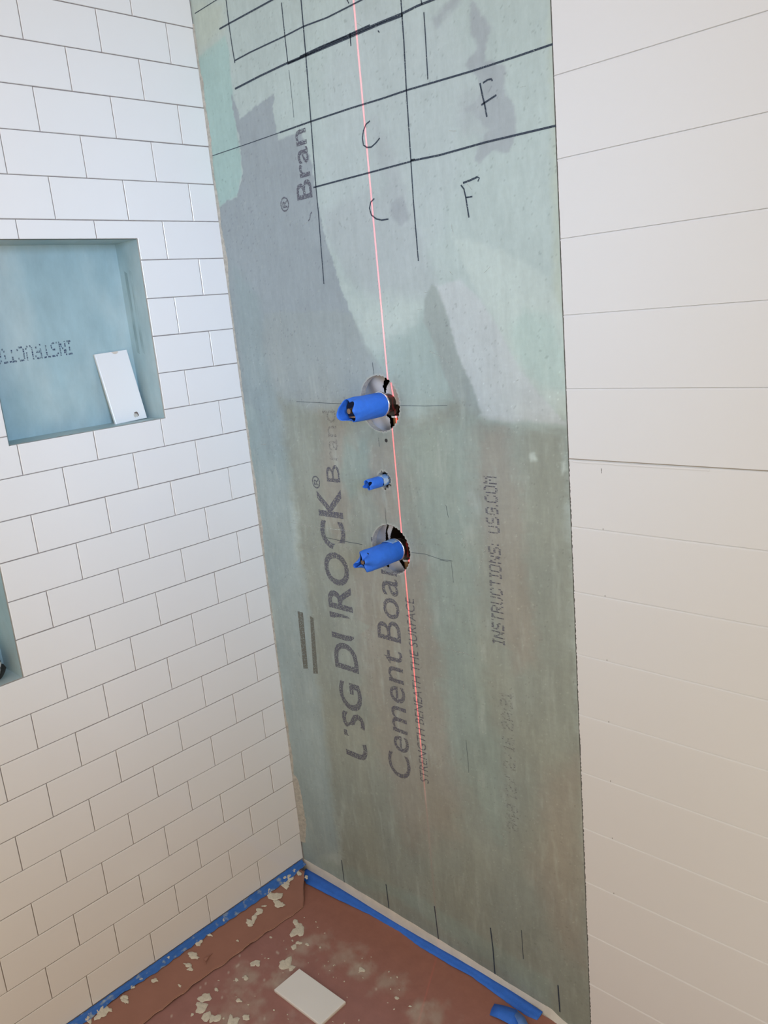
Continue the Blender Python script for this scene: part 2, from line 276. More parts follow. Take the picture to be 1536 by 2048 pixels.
def thing(name, label, cat, loc, group=None):
    o = bpy.data.objects.new(name, None); col.objects.link(o); o.empty_display_size = 0.03
    o.location = Vector(loc) * S; o['label'] = label; o['category'] = cat
    if group: o['group'] = group
    return o
def tag(o, label, cat, group=None, kind=None):
    o['label'] = label; o['category'] = cat
    if group: o['group'] = group
    if kind: o['kind'] = kind
    return o
def struct(o): o['kind'] = 'structure'; return o

def solid(o, t, offset=-1.0):
    m = o.modifiers.new('thickness', 'SOLIDIFY'); m.thickness = t * S; m.offset = offset; return o
def bevel(o, w, seg=2):
    m = o.modifiers.new('bevel', 'BEVEL'); m.width = w * S; m.segments = seg; m.limit_method = 'ANGLE'; return o

# lattice noise, about -1..1
def vnoise(x, z, scale, seed, octs=3):
    out = 0; amp = 1; tot = 0
    for k in range(octs):
        rs = np.random.RandomState(seed * 31 + k); T = rs.rand(256, 256)
        X = x / scale * 2 ** k + 1000; Zz = z / scale * 2 ** k + 1000
        xi = np.floor(X).astype(int); zi = np.floor(Zz).astype(int); fx = X - xi; fz = Zz - zi
        fx = fx * fx * (3 - 2 * fx); fz = fz * fz * (3 - 2 * fz)
        a = T[xi % 256, zi % 256]; b = T[(xi + 1) % 256, zi % 256]; c = T[xi % 256, (zi + 1) % 256]; d = T[(xi + 1) % 256, (zi + 1) % 256]
        out = out + amp * ((a * (1 - fx) + b * fx) * (1 - fz) + (c * (1 - fx) + d * fx) * fz); tot += amp; amp *= 0.55
    return (out / tot - 0.5) * 2

# ------------------------------------------------------------------ materials
M_tile = mat('glazed_white_tile', (0.80, 0.80, 0.79), 0.13, spec=0.5, var=0.012, vscale=3)
M_tilebody = mat('tile_bisque', (0.62, 0.55, 0.47), 0.8)
M_thinset = mat('thinset', (0.30, 0.275, 0.27), 0.9, var=0.2, vscale=80, bump=0.6, bscale=200)
M_mortar = mat('pale_mortar', (0.55, 0.52, 0.46), 0.9, var=0.15, vscale=120, bump=0.8, bscale=250)
M_board = mat('cement_board', attr='paint', rough=0.62, var=0.06, vscale=70, bump=0.25, bscale=300, spec=0.3, stretch=(1.6, 1, 0.6))
M_boardedge = mat('cement_board_core', (0.50, 0.47, 0.42), 0.95, var=0.25, vscale=150, bump=0.8, bscale=260)
M_ship = mat('painted_shiplap', (0.715, 0.712, 0.70), 0.42, spec=0.4, var=0.012, vscale=2.5, bump=0.03, bscale=30)
M_dark = mat('dark_gap', (0.03, 0.028, 0.025), 0.9)
M_niche = mat('niche_membrane', (0.34, 0.475, 0.50), 0.5, var=0.10, vscale=22, bump=0.2, bscale=120, spec=0.4,
              stretch=(1, 1, 0.5), color2=(0.49, 0.58, 0.57), c2scale=5, c2lo=0.46, c2hi=0.66)
M_ink = worn('printed_ink', (0.115, 0.115, 0.15), 0.36, 0.56, 210, (1, 1, 2.6), 0.88)
M_inkfaint = worn('faint_printed_ink', (0.13, 0.13, 0.17), 0.44, 0.66, 240, (1, 1, 2.2), 0.55)
M_inkolive = worn('printed_bar_ink', (0.16, 0.16, 0.13), 0.30, 0.52, 200, (1, 1, 2.2), 0.8)
M_marker = worn('marker_line', (0.030, 0.045, 0.070), 0.28, 0.42, 500, (1, 1, 1), 0.92)
M_scratch_laser = worn('scratch_and_laser_paint', (0.55, 0.58, 0.52), 0.38, 0.60, 300, (1, 1, 1), 0.8)
M_blue = mat('blue_painters_tape', (0.035, 0.165, 0.66), 0.55, var=0.10, vscale=40, bump=0.5, bscale=110, spec=0.35)
M_bluelight = mat('mortar_smeared_tape', (0.18, 0.34, 0.62), 0.6, var=0.2, vscale=60, bump=0.3, color2=(0.42, 0.50, 0.55), c2scale=70, c2lo=0.48, c2hi=0.6)
M_bluedusty = mat('dusty_blue_tape', (0.035, 0.155, 0.52), 0.6, var=0.12, vscale=40, bump=0.5, bscale=90, color2=(0.30, 0.38, 0.45), c2scale=55, c2lo=0.56, c2hi=0.68)
M_paper = mat('red_rosin_paper', attr='paint', rough=0.75, var=0.07, vscale=30, bump=0.15, bscale=120, spec=0.25)
M_paper2 = mat('red_rosin_paper_strip', (0.33, 0.165, 0.125), 0.75, var=0.06, vscale=14, bump=0.1, bscale=60, spec=0.25)
M_paperedge = mat('paper_cut_edge', (0.62, 0.42, 0.32), 0.8)
M_splat = mat('dried_thinset_blob', (0.64, 0.60, 0.50), 0.85, var=0.12, vscale=120, bump=0.7, bscale=220)
M_pan = mat('white_shower_pan', (0.60, 0.575, 0.52), 0.5, var=0.08, vscale=30, bump=0.15, bscale=80)
M_bronze = mat('dark_bronze', (0.045, 0.032, 0.024), 0.35, metal=0.4, bump=0.1)
M_black = mat('black_plastic', (0.012, 0.012, 0.013), 0.3)
M_brass = mat('brass', (0.42, 0.26, 0.14), 0.35, metal=0.8)
M_copper = mat('copper_pipe', (0.36, 0.20, 0.09), 0.45, metal=0.5, var=0.2, vscale=60)
M_whitering = mat('white_plastic_ring', (0.75, 0.74, 0.72), 0.35)
M_chrome = mat('bright_ring', (0.8, 0.8, 0.82), 0.15, metal=0.9)
M_guard = mat('pale_plastic_sheet', (0.66, 0.63, 0.63), 0.35, var=0.1, vscale=12)
M_wood = mat('framing_wood', (0.10, 0.065, 0.04), 0.8, var=0.2, vscale=20, stretch=(1, 1, 0.1))

# ------------------------------------------------------------------ left wall: subway tiles, niches
PZ = 3.06; D0 = 2.74; G = 0.062
N1 = (8.35, 21.7, 48.25, 62.88)        # niche openings: s0, s1, z0, z1 (s is the distance from the corner)
N2 = (24.1, 37.6, 30.60, 44.1)
def tile_poly(mb, poly, dz):
    """poly: CCW in (s,z) seen from the room; rounded glazed lip, bisque sides"""
    n = len(poly); x0 = dz
    def inset(d):
        out = []
        for i in range(n):
            p = poly[i]; a = poly[i - 1]; b = poly[(i + 1) % n]
            e1 = Vector((p[0] - a[0], p[1] - a[1])).normalized(); e2 = Vector((b[0] - p[0], b[1] - p[1])).normalized()
            n1 = Vector((-e1.y, e1.x)); n2 = Vector((-e2.y, e2.x))
            out.append((p[0] + (n1.x + n2.x) * d, p[1] + (n1.y + n2.y) * d))
        return out
    rings = [([(q[0], q[1]) for q in poly], -0.26), (poly, -0.05), (inset(0.012), -0.018), (inset(0.042), 0.0)]
    o = len(mb.v)
    for r, x in rings: mb.v += [(x + x0, -q[0], q[1]) for q in r]
    for k in range(3):
        for i in range(n):
            j = (i + 1) % n
            mb.f.append([o + k * n + i, o + (k + 1) * n + i, o + (k + 1) * n + j, o + k * n + j]); mb.mi.append(1 if k == 0 else 0)
    mb.f.append([o + 3 * n + i for i in range(n)][::-1]); mb.mi.append(0)
def cut(r, nn):
    s0, s1, z0, z1 = r; a, b, c, d = nn
    if s1 <= a or s0 >= b or z1 <= c or z0 >= d: return [[(s0, z0), (s1, z0), (s1, z1), (s0, z1)]]
    S0, S1, Z0, Z1 = max(s0, a), min(s1, b), max(z0, c), min(z1, d)
    full_s = S0 == s0 and S1 == s1; full_z = Z0 == z0 and Z1 == z1
    if full_s and full_z: return []
    if full_s: return [[(s0, Z1), (s1, Z1), (s1, z1), (s0, z1)]] if Z0 == z0 else [[(s0, z0), (s1, z0), (s1, Z0), (s0, Z0)]]
    if full_z: return [[(S1, z0), (s1, z0), (s1, z1), (S1, z1)]] if S0 == s0 else [[(s0, z0), (S0, z0), (S0, z1), (s0, z1)]]
    if S0 == s0 and Z0 == z0: return [[(S1, z0), (s1, z0), (s1, z1), (s0, z1), (s0, Z1), (S1, Z1)]]
    if S0 == s0 and Z1 == z1: return [[(s0, z0), (s1, z0), (s1, z1), (S1, z1), (S1, Z0), (s0, Z0)]]
    if S1 == s1 and Z0 == z0: return [[(s0, z0), (S0, z0), (S0, Z1), (s1, Z1), (s1, z1), (s0, z1)]]
    if S1 == s1 and Z1 == z1: return [[(s0, z0), (s1, z0), (s1, Z0), (S0, Z0), (S0, z1), (s0, z1)]]
    return [[(s0, z0), (s1, z0), (s1, z1), (s0, z1)]]
mb = MB()
for row in range(-8, 26):
    z0 = (25 - row) * PZ; z1 = z0 + PZ
    first = D0 if row % 2 == 0 else D0 + PZ
    jit = random.uniform(-0.04, 0.04)
    edges = [random.uniform(0.05, 0.16)] + [first + 2 * PZ * i + random.uniform(-0.025, 0.025) + jit for i in range(9)]
    for a, b in zip(edges[:-1], edges[1:]):
        h = G / 2
        r = (a if a < 0.3 else a + h, b - h, z0 + h + random.uniform(-.008, .008), z1 - h + random.uniform(-.008, .008))
        for nn in (N1, N2):
            polys = cut(r, nn)
            if not (len(polys) == 1 and len(polys[0]) == 4 and polys[0][0] == (r[0], r[2]) and polys[0][2] == (r[1], r[3])): break
        # mirror order: with s running to -y the outline is taken clockwise in (s,z)
        for p in polys: tile_poly(mb, p, random.uniform(-0.012, 0.012))
wall_left = struct(mb.build('wall_left', [M_tile, M_tilebody]))
mb = MB()
X = -0.085
def band(s0, s1, z0, z1): mb.add([(X, -s0, z0), (X, -s1, z0), (X, -s1, z1), (X, -s0, z1)], [(0, 1, 2, 3)])
SE = 48
band(0.0, SE, -1.6, N2[2]); band(0.0, N2[0], N2[2], N2[3]); band(N2[1], SE, N2[2], N2[3]); band(0.0, SE, N2[3], N1[2])
band(0.0, N1[0], N1[2], N1[3]); band(N1[1], SE, N1[2], N1[3]); band(0.0, SE, N1[3], 104)
mb.build('thinset_bed', M_thinset, wall_left)

def niche(nn, depth, name):
    a, b, c, d = nn; a += 0.07; b -= 0.07; d -= 0.04
    mb = MB(); X0 = -0.10; X1 = -depth; n = 14
    def quad(p0, p1, p2, p3, nu=10, nv=20):
        rows = []
        for i in range(nu + 1):
            u = i / nu; rows.append([tuple(Vector(p0) * (1 - u) * (1 - j / nv) + Vector(p1) * u * (1 - j / nv) + Vector(p2) * u * j / nv + Vector(p3) * (1 - u) * j / nv) for j in range(nv + 1)])
        mb.grid(rows)
    quad((X1, -a, c), (X1, -b, c), (X1, -b, d), (X1, -a, d))                 # back
    quad((X0, -a, c), (X1, -a, c), (X1, -a, d), (X0, -a, d))                 # jamb next to the corner
    quad((X1, -b, c), (X0, -b, c), (X0, -b, d), (X1, -b, d))
    quad((X0, -a, c), (X0, -b, c), (X1, -b, c), (X1, -a, c))                 # sill
    quad((X1, -a, d), (X1, -b, d), (X0, -b, d), (X0, -a, d))                 # head
    o = mb.build(name, M_niche, wall_left)
    # ragged mortar on the cut edges of the jamb and sill
    mb = MB(); rr = random.Random(3)
    def ragged(p, q, w0, w1, dirx, diry, dirz, n=60):
        lo = []; hi = []
        for i in range(n + 1):
            t = i / n; P = Vector(p) * (1 - t) + Vector(q) * t
            w = rr.uniform(w0, w1) * (1.6 if rr.random() < .12 else 1)
            lo.append(tuple(P)); hi.append(tuple(P + Vector((dirx, diry, dirz)) * w))
        mb.grid([lo, hi])
    ragged((-0.03, -nn[0] - 0.03, c), (-0.03, -nn[0] - 0.03, d), 0.10, 0.30, -1, -0.1, 0)
    ragged((-0.03, -nn[0], c + 0.03), (-0.03, -nn[1], c + 0.03), 0.02, 0.14, -1, 0, 0.1)
    mb.build('ragged_thinset', M_mortar, o)
    return o
n1 = niche(N1, 3.55, 'shower_niche'); n2 = niche(N2, 3.55, 'shower_niche')
mb = MB()
for s0, s1, xx in ((0, 0, -1.55), (0, 0, -2.35)):
    mb.add([(xx, -N1[0] - 0.10, 53.7), (xx - 0.42, -N1[0] - 0.10, 53.9), (xx - 0.42, -N1[0] - 0.10, 60.6), (xx, -N1[0] - 0.10, 60.4)], [(0, 1, 2, 3)])
mb.build('printed_bars', worn('jamb_bar_ink', (0.25, 0.35, 0.34), 0.3, 0.6, 40, (1, 1, .3), 0.42), n1)

# ------------------------------------------------------------------ back wall: cement board
HOLES = [(17.36, 48.42, 2.08, 2.18), (17.08, 36.52, 2.08, 2.08), (17.07, 42.30, 0.60, 0.66)]
rsh = np.random.RandomState(5)
JAG = [rsh.rand(720) for _ in HOLES]
def hole_r(k, t):
    cx, cz, rx, rz = HOLES[k]
    base = 1 / np.sqrt((np.cos(t) / rx) ** 2 + (np.sin(t) / rz) ** 2)
    idx = ((t % (2 * np.pi)) / (2 * np.pi) * 720).astype(int) % 720
    if k < 2:
        saw = 0.045 * np.sin(t * 40) * ((np.cos(t) > -0.05))
        return base + saw + 0.02 * JAG[k][idx]
    return base + 0.22 * (JAG[k][(idx // 14) * 14] - 0.3)
def bot(x): return np.interp(x, [p[0] for p in DATA['bbot']], [p[1] for p in DATA['bbot']])
XR = 33.93; ZT = 104.0
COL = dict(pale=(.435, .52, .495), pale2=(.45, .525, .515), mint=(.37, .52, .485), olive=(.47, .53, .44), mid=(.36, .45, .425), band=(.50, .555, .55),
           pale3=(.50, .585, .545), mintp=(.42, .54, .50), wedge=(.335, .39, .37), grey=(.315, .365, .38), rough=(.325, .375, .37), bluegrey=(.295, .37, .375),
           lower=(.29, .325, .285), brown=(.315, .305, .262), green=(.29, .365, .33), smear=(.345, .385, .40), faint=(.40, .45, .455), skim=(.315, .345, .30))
def polydist(px, pz, P):
    P = np.array(P); n = len(P); d = np.full(px.shape, 1e9); ins = np.zeros(px.shape, bool)
    for i in range(n):
        a = P[i]; b = P[(i + 1) % n]; e = b - a; l = max(e @ e, 1e-9)
        t = np.clip(((px - a[0]) * e[0] + (pz - a[1]) * e[1]) / l, 0, 1)
        dd = np.hypot(px - a[0] - t * e[0], pz - a[1] - t * e[1]); d = np.minimum(d, dd)
        if a[1] != b[1]:
            c = ((a[1] > pz) != (b[1] > pz)) & (px < (b[0] - a[0]) * (pz - a[1]) / (b[1] - a[1]) + a[0]); ins ^= c
    return np.where(ins, d, -d)
def build_board():
    st = 0.1; nx = int(round(XR / st)) + 1; nz = 1020
    xs = np.linspace(-0.25, XR, nx); tz = np.linspace(0, 1, nz)
    X, T = np.meshgrid(xs, tz); Zb = bot(X) + 0.03 * vnoise(X, X * 0, 0.4, 77); Zz = Zb + (ZT - Zb) * T
    Y = np.zeros_like(X)
    cdel = np.zeros((nz - 1, nx - 1), bool)
    Yh = np.zeros_like(X)
    for k, (cx, cz, rx, rz) in enumerate(HOLES):
        dx = X - cx; dz = Zz - cz; t = np.arctan2(dz, dx); r = np.hypot(dx, dz); R = hole_r(k, t)
        cxm = (X[:-1, :-1] + X[1:, 1:]) / 2 - cx; czm = (Zz[:-1, :-1] + Zz[1:, 1:]) / 2 - cz
        tm = np.arctan2(czm, cxm); inside = np.hypot(cxm, czm) < hole_r(k, tm)
        cdel |= inside
        vb = np.zeros_like(X, bool); vi = np.zeros_like(vb)
        for a in (0, 1):
            for b in (0, 1):
                vi[a:nz - 1 + a, b:nx - 1 + b] |= inside; vb[a:nz - 1 + a, b:nx - 1 + b] |= ~inside
        edge = vi & vb
        X = np.where(edge, cx + np.cos(t) * R, X); Zz = np.where(edge, cz + np.sin(t) * R, Zz)
    c = np.zeros(X.shape + (3,)); c[:] = COL['pale']
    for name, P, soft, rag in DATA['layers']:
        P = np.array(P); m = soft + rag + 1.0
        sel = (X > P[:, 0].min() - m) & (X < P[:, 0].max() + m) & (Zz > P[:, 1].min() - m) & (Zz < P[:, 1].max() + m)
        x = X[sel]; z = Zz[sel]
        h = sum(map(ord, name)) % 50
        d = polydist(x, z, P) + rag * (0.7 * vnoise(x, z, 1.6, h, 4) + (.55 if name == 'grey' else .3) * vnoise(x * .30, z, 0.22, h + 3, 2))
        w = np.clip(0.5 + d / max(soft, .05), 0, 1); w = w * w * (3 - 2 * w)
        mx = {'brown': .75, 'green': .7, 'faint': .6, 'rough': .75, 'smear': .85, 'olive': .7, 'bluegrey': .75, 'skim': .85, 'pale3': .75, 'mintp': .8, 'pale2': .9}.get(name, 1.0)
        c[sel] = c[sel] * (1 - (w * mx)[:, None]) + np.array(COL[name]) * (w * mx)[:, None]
    # brushed, rubbed and speckled surface
    lowm = np.clip((56 - Zz) / 8, 0, 1)
    streak = vnoise(X * 1.0, Zz * 0.16, 0.55, 11, 4) * .085 + vnoise(X * .3, Zz, 0.14, 12, 2) * .035 + vnoise(X, Zz, 4, 13, 4) * .10
    rub = np.clip(vnoise(X * 1.6, Zz * .35, 0.8, 14, 4) - .18, 0, 1) * .6 * lowm + np.clip(vnoise(X, Zz, 0.28, 17, 2) - .55, 0, 1) * .8
    Xr = X * .81 + Zz * .59; Zr = Zz * .81 - X * .59
    spk = (vnoise(Xr, Zr, 0.21, 15, 2) > .66) & (vnoise(X, Zz, 3.0, 16, 2) > .0)
    f = 1 + streak * (0.7 + .5 * lowm)
    c = c * f[..., None]; c = c + rub[..., None] * (np.array((.46, .52, .48)) - c)
    tint = vnoise(X * .6, Zz * .35, 3.2, 19, 3)
    c[..., 0] *= 1 + .05 * tint * lowm; c[..., 2] *= 1 - .06 * tint * lowm
    c[spk & (lowm < 1)] *= 0.78
    spk2 = (vnoise(Xr * .8, Zr, 0.17, 18, 2) > .70) & (vnoise(X, Zz, 2.0, 23, 2) > .1); c[spk2] *= 0.80
    lt = (vnoise(Xr, Zr, 0.2, 25, 2) > .76); c[lt & (lowm > .5)] *= 1.22
    # board colour darkens gradually towards its foot
    foot = np.clip((16 - Zz) / 18, 0, 1); c = c * (1 - (.22 * foot * (0.8 + .2 * vnoise(X, Zz, 4, 31, 2)))[..., None])
    for k, (cx, cz, rx, rz) in enumerate(HOLES):
        dx = X - cx; dz = Zz - cz; t = np.arctan2(dz, dx); e = np.hypot(dx, dz) - hole_r(k, t)
        w = np.clip(1 - e / (.10 + .16 * (vnoise(X, Zz, .4, 55 + k, 3) + .3)), 0, 1) * .75 * (e > -.3)
        w = np.where(np.abs(e) < .6, w, 0); c = c + w[..., None] * (np.array((.50, .50, .45)) - c)
    c = np.clip(c, .02, .9)
    idx = np.arange(nz * nx).reshape(nz, nx)
    q = np.stack([idx[:-1, :-1], idx[:-1, 1:], idx[1:, 1:], idx[1:, :-1]], -1)[~cdel]
    V = np.stack([X, Y, Zz], -1).reshape(-1, 3)
    # hole reveals and board edges
    ev = []; ef = []
    off = len(V)
    for k, (cx, cz, rx, rz) in enumerate(HOLES):
        n = 720 if k < 2 else 360
        t = np.linspace(0, 2 * np.pi, n, endpoint=False); R = hole_r(k, t) * 1.0
        for y in (0.0, 0.5):
            for tt, r in zip(t, R): ev.append((cx + math.cos(tt) * r, y, cz + math.sin(tt) * r))
        for i in range(n):
            j = (i + 1) % n; ef.append((off + i, off + j, off + n + j, off + n + i))
        off += 2 * n
    bx_ = np.linspace(-0.25, XR, 160); zb = bot(bx_)
    for y in (0.0, 0.5):
        for x, z in zip(bx_, zb): ev.append((x, y, z))
    for i in range(159): ef.append((off + i, off + 160 + i, off + 161 + i, off + 1 + i))
    off += 320
    ev += [(XR, 0, bot(XR)), (XR, .5, bot(XR)), (XR, .5, ZT), (XR, 0, ZT)]; ef.append((off, off + 1, off + 2, off + 3))
    Vall = np.concatenate([V, np.array(ev)]) * S
    nq = len(q); F = np.concatenate([q, np.array(ef)])
    me = bpy.data.meshes.new('wall_back')
    me.vertices.add(len(Vall)); me.vertices.foreach_set('co', Vall.astype(np.float32).ravel())
    me.loops.add(F.size); me.loops.foreach_set('vertex_index', F.astype(np.int32).ravel())
    me.polygons.add(len(F)); me.polygons.foreach_set('loop_start', np.arange(0, F.size, 4, dtype=np.int32))
    me.materials.append(M_board); me.materials.append(M_boardedge)
    mi = np.zeros(len(F), np.int32); mi[nq:] = 1; me.polygons.foreach_set('material_index', mi)
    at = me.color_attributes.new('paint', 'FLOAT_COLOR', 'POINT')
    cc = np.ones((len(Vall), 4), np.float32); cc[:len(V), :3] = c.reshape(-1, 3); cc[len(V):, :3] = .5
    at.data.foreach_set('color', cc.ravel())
    me.update(); me.validate()
    o = bpy.data.objects.new('wall_back', me); col.objects.link(o)
    return struct(o)
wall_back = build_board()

def in_hole(x, z):
    for k, (cx, cz, rx, rz) in enumerate(HOLES[:2]):
        if math.hypot((x - cx) / rx, (z - cz) / rz) < 1.0: return True
    return False
def clip_tris(tris, lim=0.22):
    """split triangles that straddle a hole and drop what hangs over it"""
    out = []; st = list(tris)
    while st:
        a, b, c = st.pop()
        cx = (a[0] + b[0] + c[0]) / 3; cz = (a[1] + b[1] + c[1]) / 3
        near = any(math.hypot(cx - h[0], cz - h[1]) < h[2] + 3.5 for h in HOLES[:2])
        L = [math.dist(a, b), math.dist(b, c), math.dist(c, a)]; m = max(L)
        if near and m > lim and any(math.hypot(cx - h[0], cz - h[1]) < h[2] + m for h in HOLES[:2]):
            i = L.index(m); P = [a, b, c]; p, q, r = P[i], P[(i + 1) % 3], P[(i + 2) % 3]; h = ((p[0] + q[0]) / 2, (p[1] + q[1]) / 2)
            st += [(p, h, r), (h, q, r)]
        elif not (near and in_hole(cx, cz)): out.append((a, b, c))
    return out

def text_tris(txt, bold=0.0, shear=0.0):
    cu = bpy.data.curves.new('t', 'FONT'); cu.body = txt; cu.offset = bold; cu.shear = shear; cu.resolution_u = 4
    ob = bpy.data.objects.new('t', cu); col.objects.link(ob)
    dg = bpy.context.evaluated_depsgraph_get(); me = bpy.data.meshes.new_from_object(ob.evaluated_get(dg))
    me.calc_loop_triangles()
    v = [(p.co.x, p.co.y) for p in me.vertices]; t = [tuple(v[i] for i in lt.vertices) for lt in me.loop_triangles]
    bpy.data.objects.remove(ob); bpy.data.curves.remove(cu); bpy.data.meshes.remove(me)
    xs = [p[0] for q in t for p in q]; return t, min(xs), max(xs)
def wall_text(name, txt, z0, z1, xb0, xb1, cap, material, bold=0.0, erase=(), shear=0.0):
    """text reading upwards; baseline runs from x=xb0 at z0 to xb1 at z1; cap height in inches"""
    t, a, b = text_tris(txt, bold, shear); k = cap / 0.729
    f = lambda p: (xb0 + (xb1 - xb0) * (p[0] - a) / (b - a) - p[1] * k, z0 + (z1 - z0) * (p[0] - a) / (b - a))
    tr = clip_tris([tuple(f(p) for p in q) for q in t])
    if erase:
        fine = []; st_ = list(tr)
        while st_:
            q = st_.pop(); L = [math.dist(q[i], q[(i + 1) % 3]) for i in range(3)]; m = max(L)
            if m > .15:
                i = L.index(m); p, b_, r = q[i], q[(i + 1) % 3], q[(i + 2) % 3]; h = ((p[0] + b_[0]) / 2, (p[1] + b_[1]) / 2); st_ += [(p, h, r), (h, b_, r)]
            else: fine.append(q)
        tr = fine
    mb = MB(); vs = []; fs = []
    for q in tr:
        cx = sum(p[0] for p in q) / 3; cz = sum(p[1] for p in q) / 3
        if any(math.hypot((cx - e[0]) / e[2], (cz - e[1]) / e[3]) < 1 for e in erase): continue
        o = len(vs); vs += [(p[0], -0.012, p[1]) for p in q]; fs.append((o, o + 1, o + 2))
    mb.add(vs, fs)
    return mb.build(name, material, wall_back)
ERASE = DATA['erase']
wall_text('printed_lettering', 'USG', 15.15, 22.9, 11.55, 11.6, 2.95, M_ink, .018, ERASE)
wall_text('printed_lettering', 'DUROCK', 24.1, 41.1, 11.6, 11.75, 3.15, M_ink, .018, ERASE)
wall_text('printed_lettering', 'Cement', 15.1, 27.45, 16.9, 17.2, 2.75, M_ink, .004)
wall_text('printed_lettering', 'Board', 28.3, 37.3, 17.25, 17.6, 2.85, M_ink, .004)
wall_text('printed_lettering', 'STRENGTH BENEATH THE SURFACE', 15.7, 32.6, 19.0, 19.15, 1.02, M_ink, .0)
wall_text('printed_lettering', 'B', 41.7, 43.2, 11.9, 11.9, 1.75, M_ink, .0)
wall_text('printed_lettering', 'rand', 43.6, 47.8, 11.95, 12.2, 1.7, M_inkfaint, .0)
wall_text('printed_lettering', 'Bran', 64.4, 69.4, 12.2, 12.2, 1.85, M_ink, .012)
wall_text('printed_lettering', '\u00ae', 40.95, 42.1, 9.3, 9.3, 1.0, M_ink, .012)
wall_text('printed_lettering', '\u00ae', 63.8, 64.95, 9.35, 9.35, 1.0, M_ink, .012)
def stroke_mesh(polys, y=-0.012, clip=True):
    tr = []
    for w, *pts in polys:
        pts = [Vector(p) for p in pts]; L = []; R = []
        for i, p in enumerate(pts):
            d = (pts[min(i + 1, len(pts) - 1)] - pts[max(i - 1, 0)]).normalized(); n = Vector((-d.y, d.x)) * w / 2
            L.append(tuple(p + n)); R.append(tuple(p - n))
        for i in range(len(pts) - 1): tr += [(L[i], R[i], R[i + 1]), (L[i], R[i + 1], L[i + 1])]
    if clip: tr = clip_tris(tr)
    mb = MB(); vs = []; fs = []
    for q in tr: o = len(vs); vs += [(p[0], y, p[1]) for p in q]; fs.append((o, o + 1, o + 2))
    mb.add(vs, fs); return mb
# dot-printed line: letters made of short dashes
FONT = {'I': '111 010 010 010 010 010 111', 'N': '10001 11001 11001 10101 10011 10011 10001', 'S': '01111 10000 10000 01110 00001 00001 11110', 'T': '11111 00100 00100 00100 00100 00100 00100',
        'R': '11110 10001 10001 11110 10100 10010 10001', 'U': '10001 10001 10001 10001 10001 10001 01110', 'C': '01110 10001 10000 10000 10000 10001 01110', 'O': '01110 10001 10001 10001 10001 10001 01110',
        ':': '0 0 1 0 0 1 0', '.': '0 0 0 0 0 0 1', 'G': '01110 10001 10000 10111 10001 10001 01110', 'M': '10001 11011 10101 10101 10001 10001 10001', ' ': '00 00 00 00 00 00 00',
        '8': '01110 10001 10001 01110 10001 10001 01110', '4': '00010 00110 01010 10010 11111 00010 00010', '1': '010 110 010 010 010 010 111', '2': '01110 10001 00001 00110 01000 10000 11111',
        '/': '00001 00010 00010 00100 01000 01000 10000', '6': '00110 01000 10000 11110 10001 10001 01110', 'A': '00100 01010 10001 10001 11111 10001 10001', '3': '11110 00001 00001 01110 00001 00001 11110'}
def dots(txt):
    x = 0; D = []
    for ch in txt:
        g = FONT[ch].split()
        for r, row in enumerate(g):
            for c_, b in enumerate(row):
                if b == '1': D.append((x + c_, 6 - r))
        x += len(g[0]) + 1
    return D, x - 2
def dot_text(name, txt, z0, z1, xb0, xb1, cap, material, seed=1, keep=.93):
    D, n = dots(txt); rr = random.Random(seed); tr = []
    for x, y in D:
        if rr.random() > keep: continue
        t = x / n; z = z0 + (z1 - z0) * t; X = xb0 + (xb1 - xb0) * t - cap * y / 6
        hx = cap / 6 * .62; hz = (z1 - z0) / n * .40; X += rr.uniform(-.02, .02)
        q = [(X - hx, z - hz), (X + hx, z - hz), (X + hx, z + hz), (X - hx, z + hz)]; tr += [(q[0], q[1], q[2]), (q[0], q[2], q[3])]
    mb = MB(); vs = []; fs = []
    for q in tr: o = len(vs); vs += [(p[0], -0.012, p[1]) for p in q]; fs.append((o, o + 1, o + 2))
    mb.add(vs, fs); return mb.build(name, material, wall_back)
dot_text('printed_lettering', 'INSTRUCTIONS:', 30.6, 38.3, 27.85, 28.0, .95, M_ink)
dot_text('printed_lettering', 'USG.COM', 39.2, 43.3, 28.0, 28.0, .98, M_ink, 2)
dot_text('printed_lettering', '848 12/ 2/16 2A:31', 14.8, 26.6, 28.1, 28.2, .95, M_inkfaint, 3, .9)
mb = MB()
for q in DATA['bars']: mb.add([(x, -0.012, z) for x, z in q], [(0, 1, 2, 3)])
mb.build('printed_bars', M_inkolive, wall_back)
mk = stroke_mesh(DATA['marks'], -0.016)
mk.build('marker_layout_lines', M_marker, wall_back)
sc = stroke_mesh([[8.5 / 8.5 * .10, (11.95, 63.35), (11.75, 63.2), (11.65, 62.9), (11.45, 62.75)]], -0.014); sc.build('printed_lettering', M_ink, wall_back)
rr = random.Random(91); EX = []
for i in range(110):
    x = rr.uniform(1, 32); z = rr.uniform(3, 52) if i < 90 else rr.uniform(50, 80); L_ = rr.uniform(.12, .7); a_ = rr.choice((math.pi / 2, math.pi / 2, 0, 0, .6, 2.3)) + rr.uniform(-.25, .25)
    EX.append([rr.uniform(.015, .05), (x, z), (x + L_ * .5 * math.cos(a_) + rr.uniform(-.04, .04), z + L_ * .5 * math.sin(a_)), (x + L_ * math.cos(a_), z + L_ * math.sin(a_))])
stroke_mesh(DATA['scratches_laser'] + EX, -0.014).build('scratches_and_laser_end', M_scratch_laser, wall_back)  # pale scratches, plus the faint end of the laser line painted on
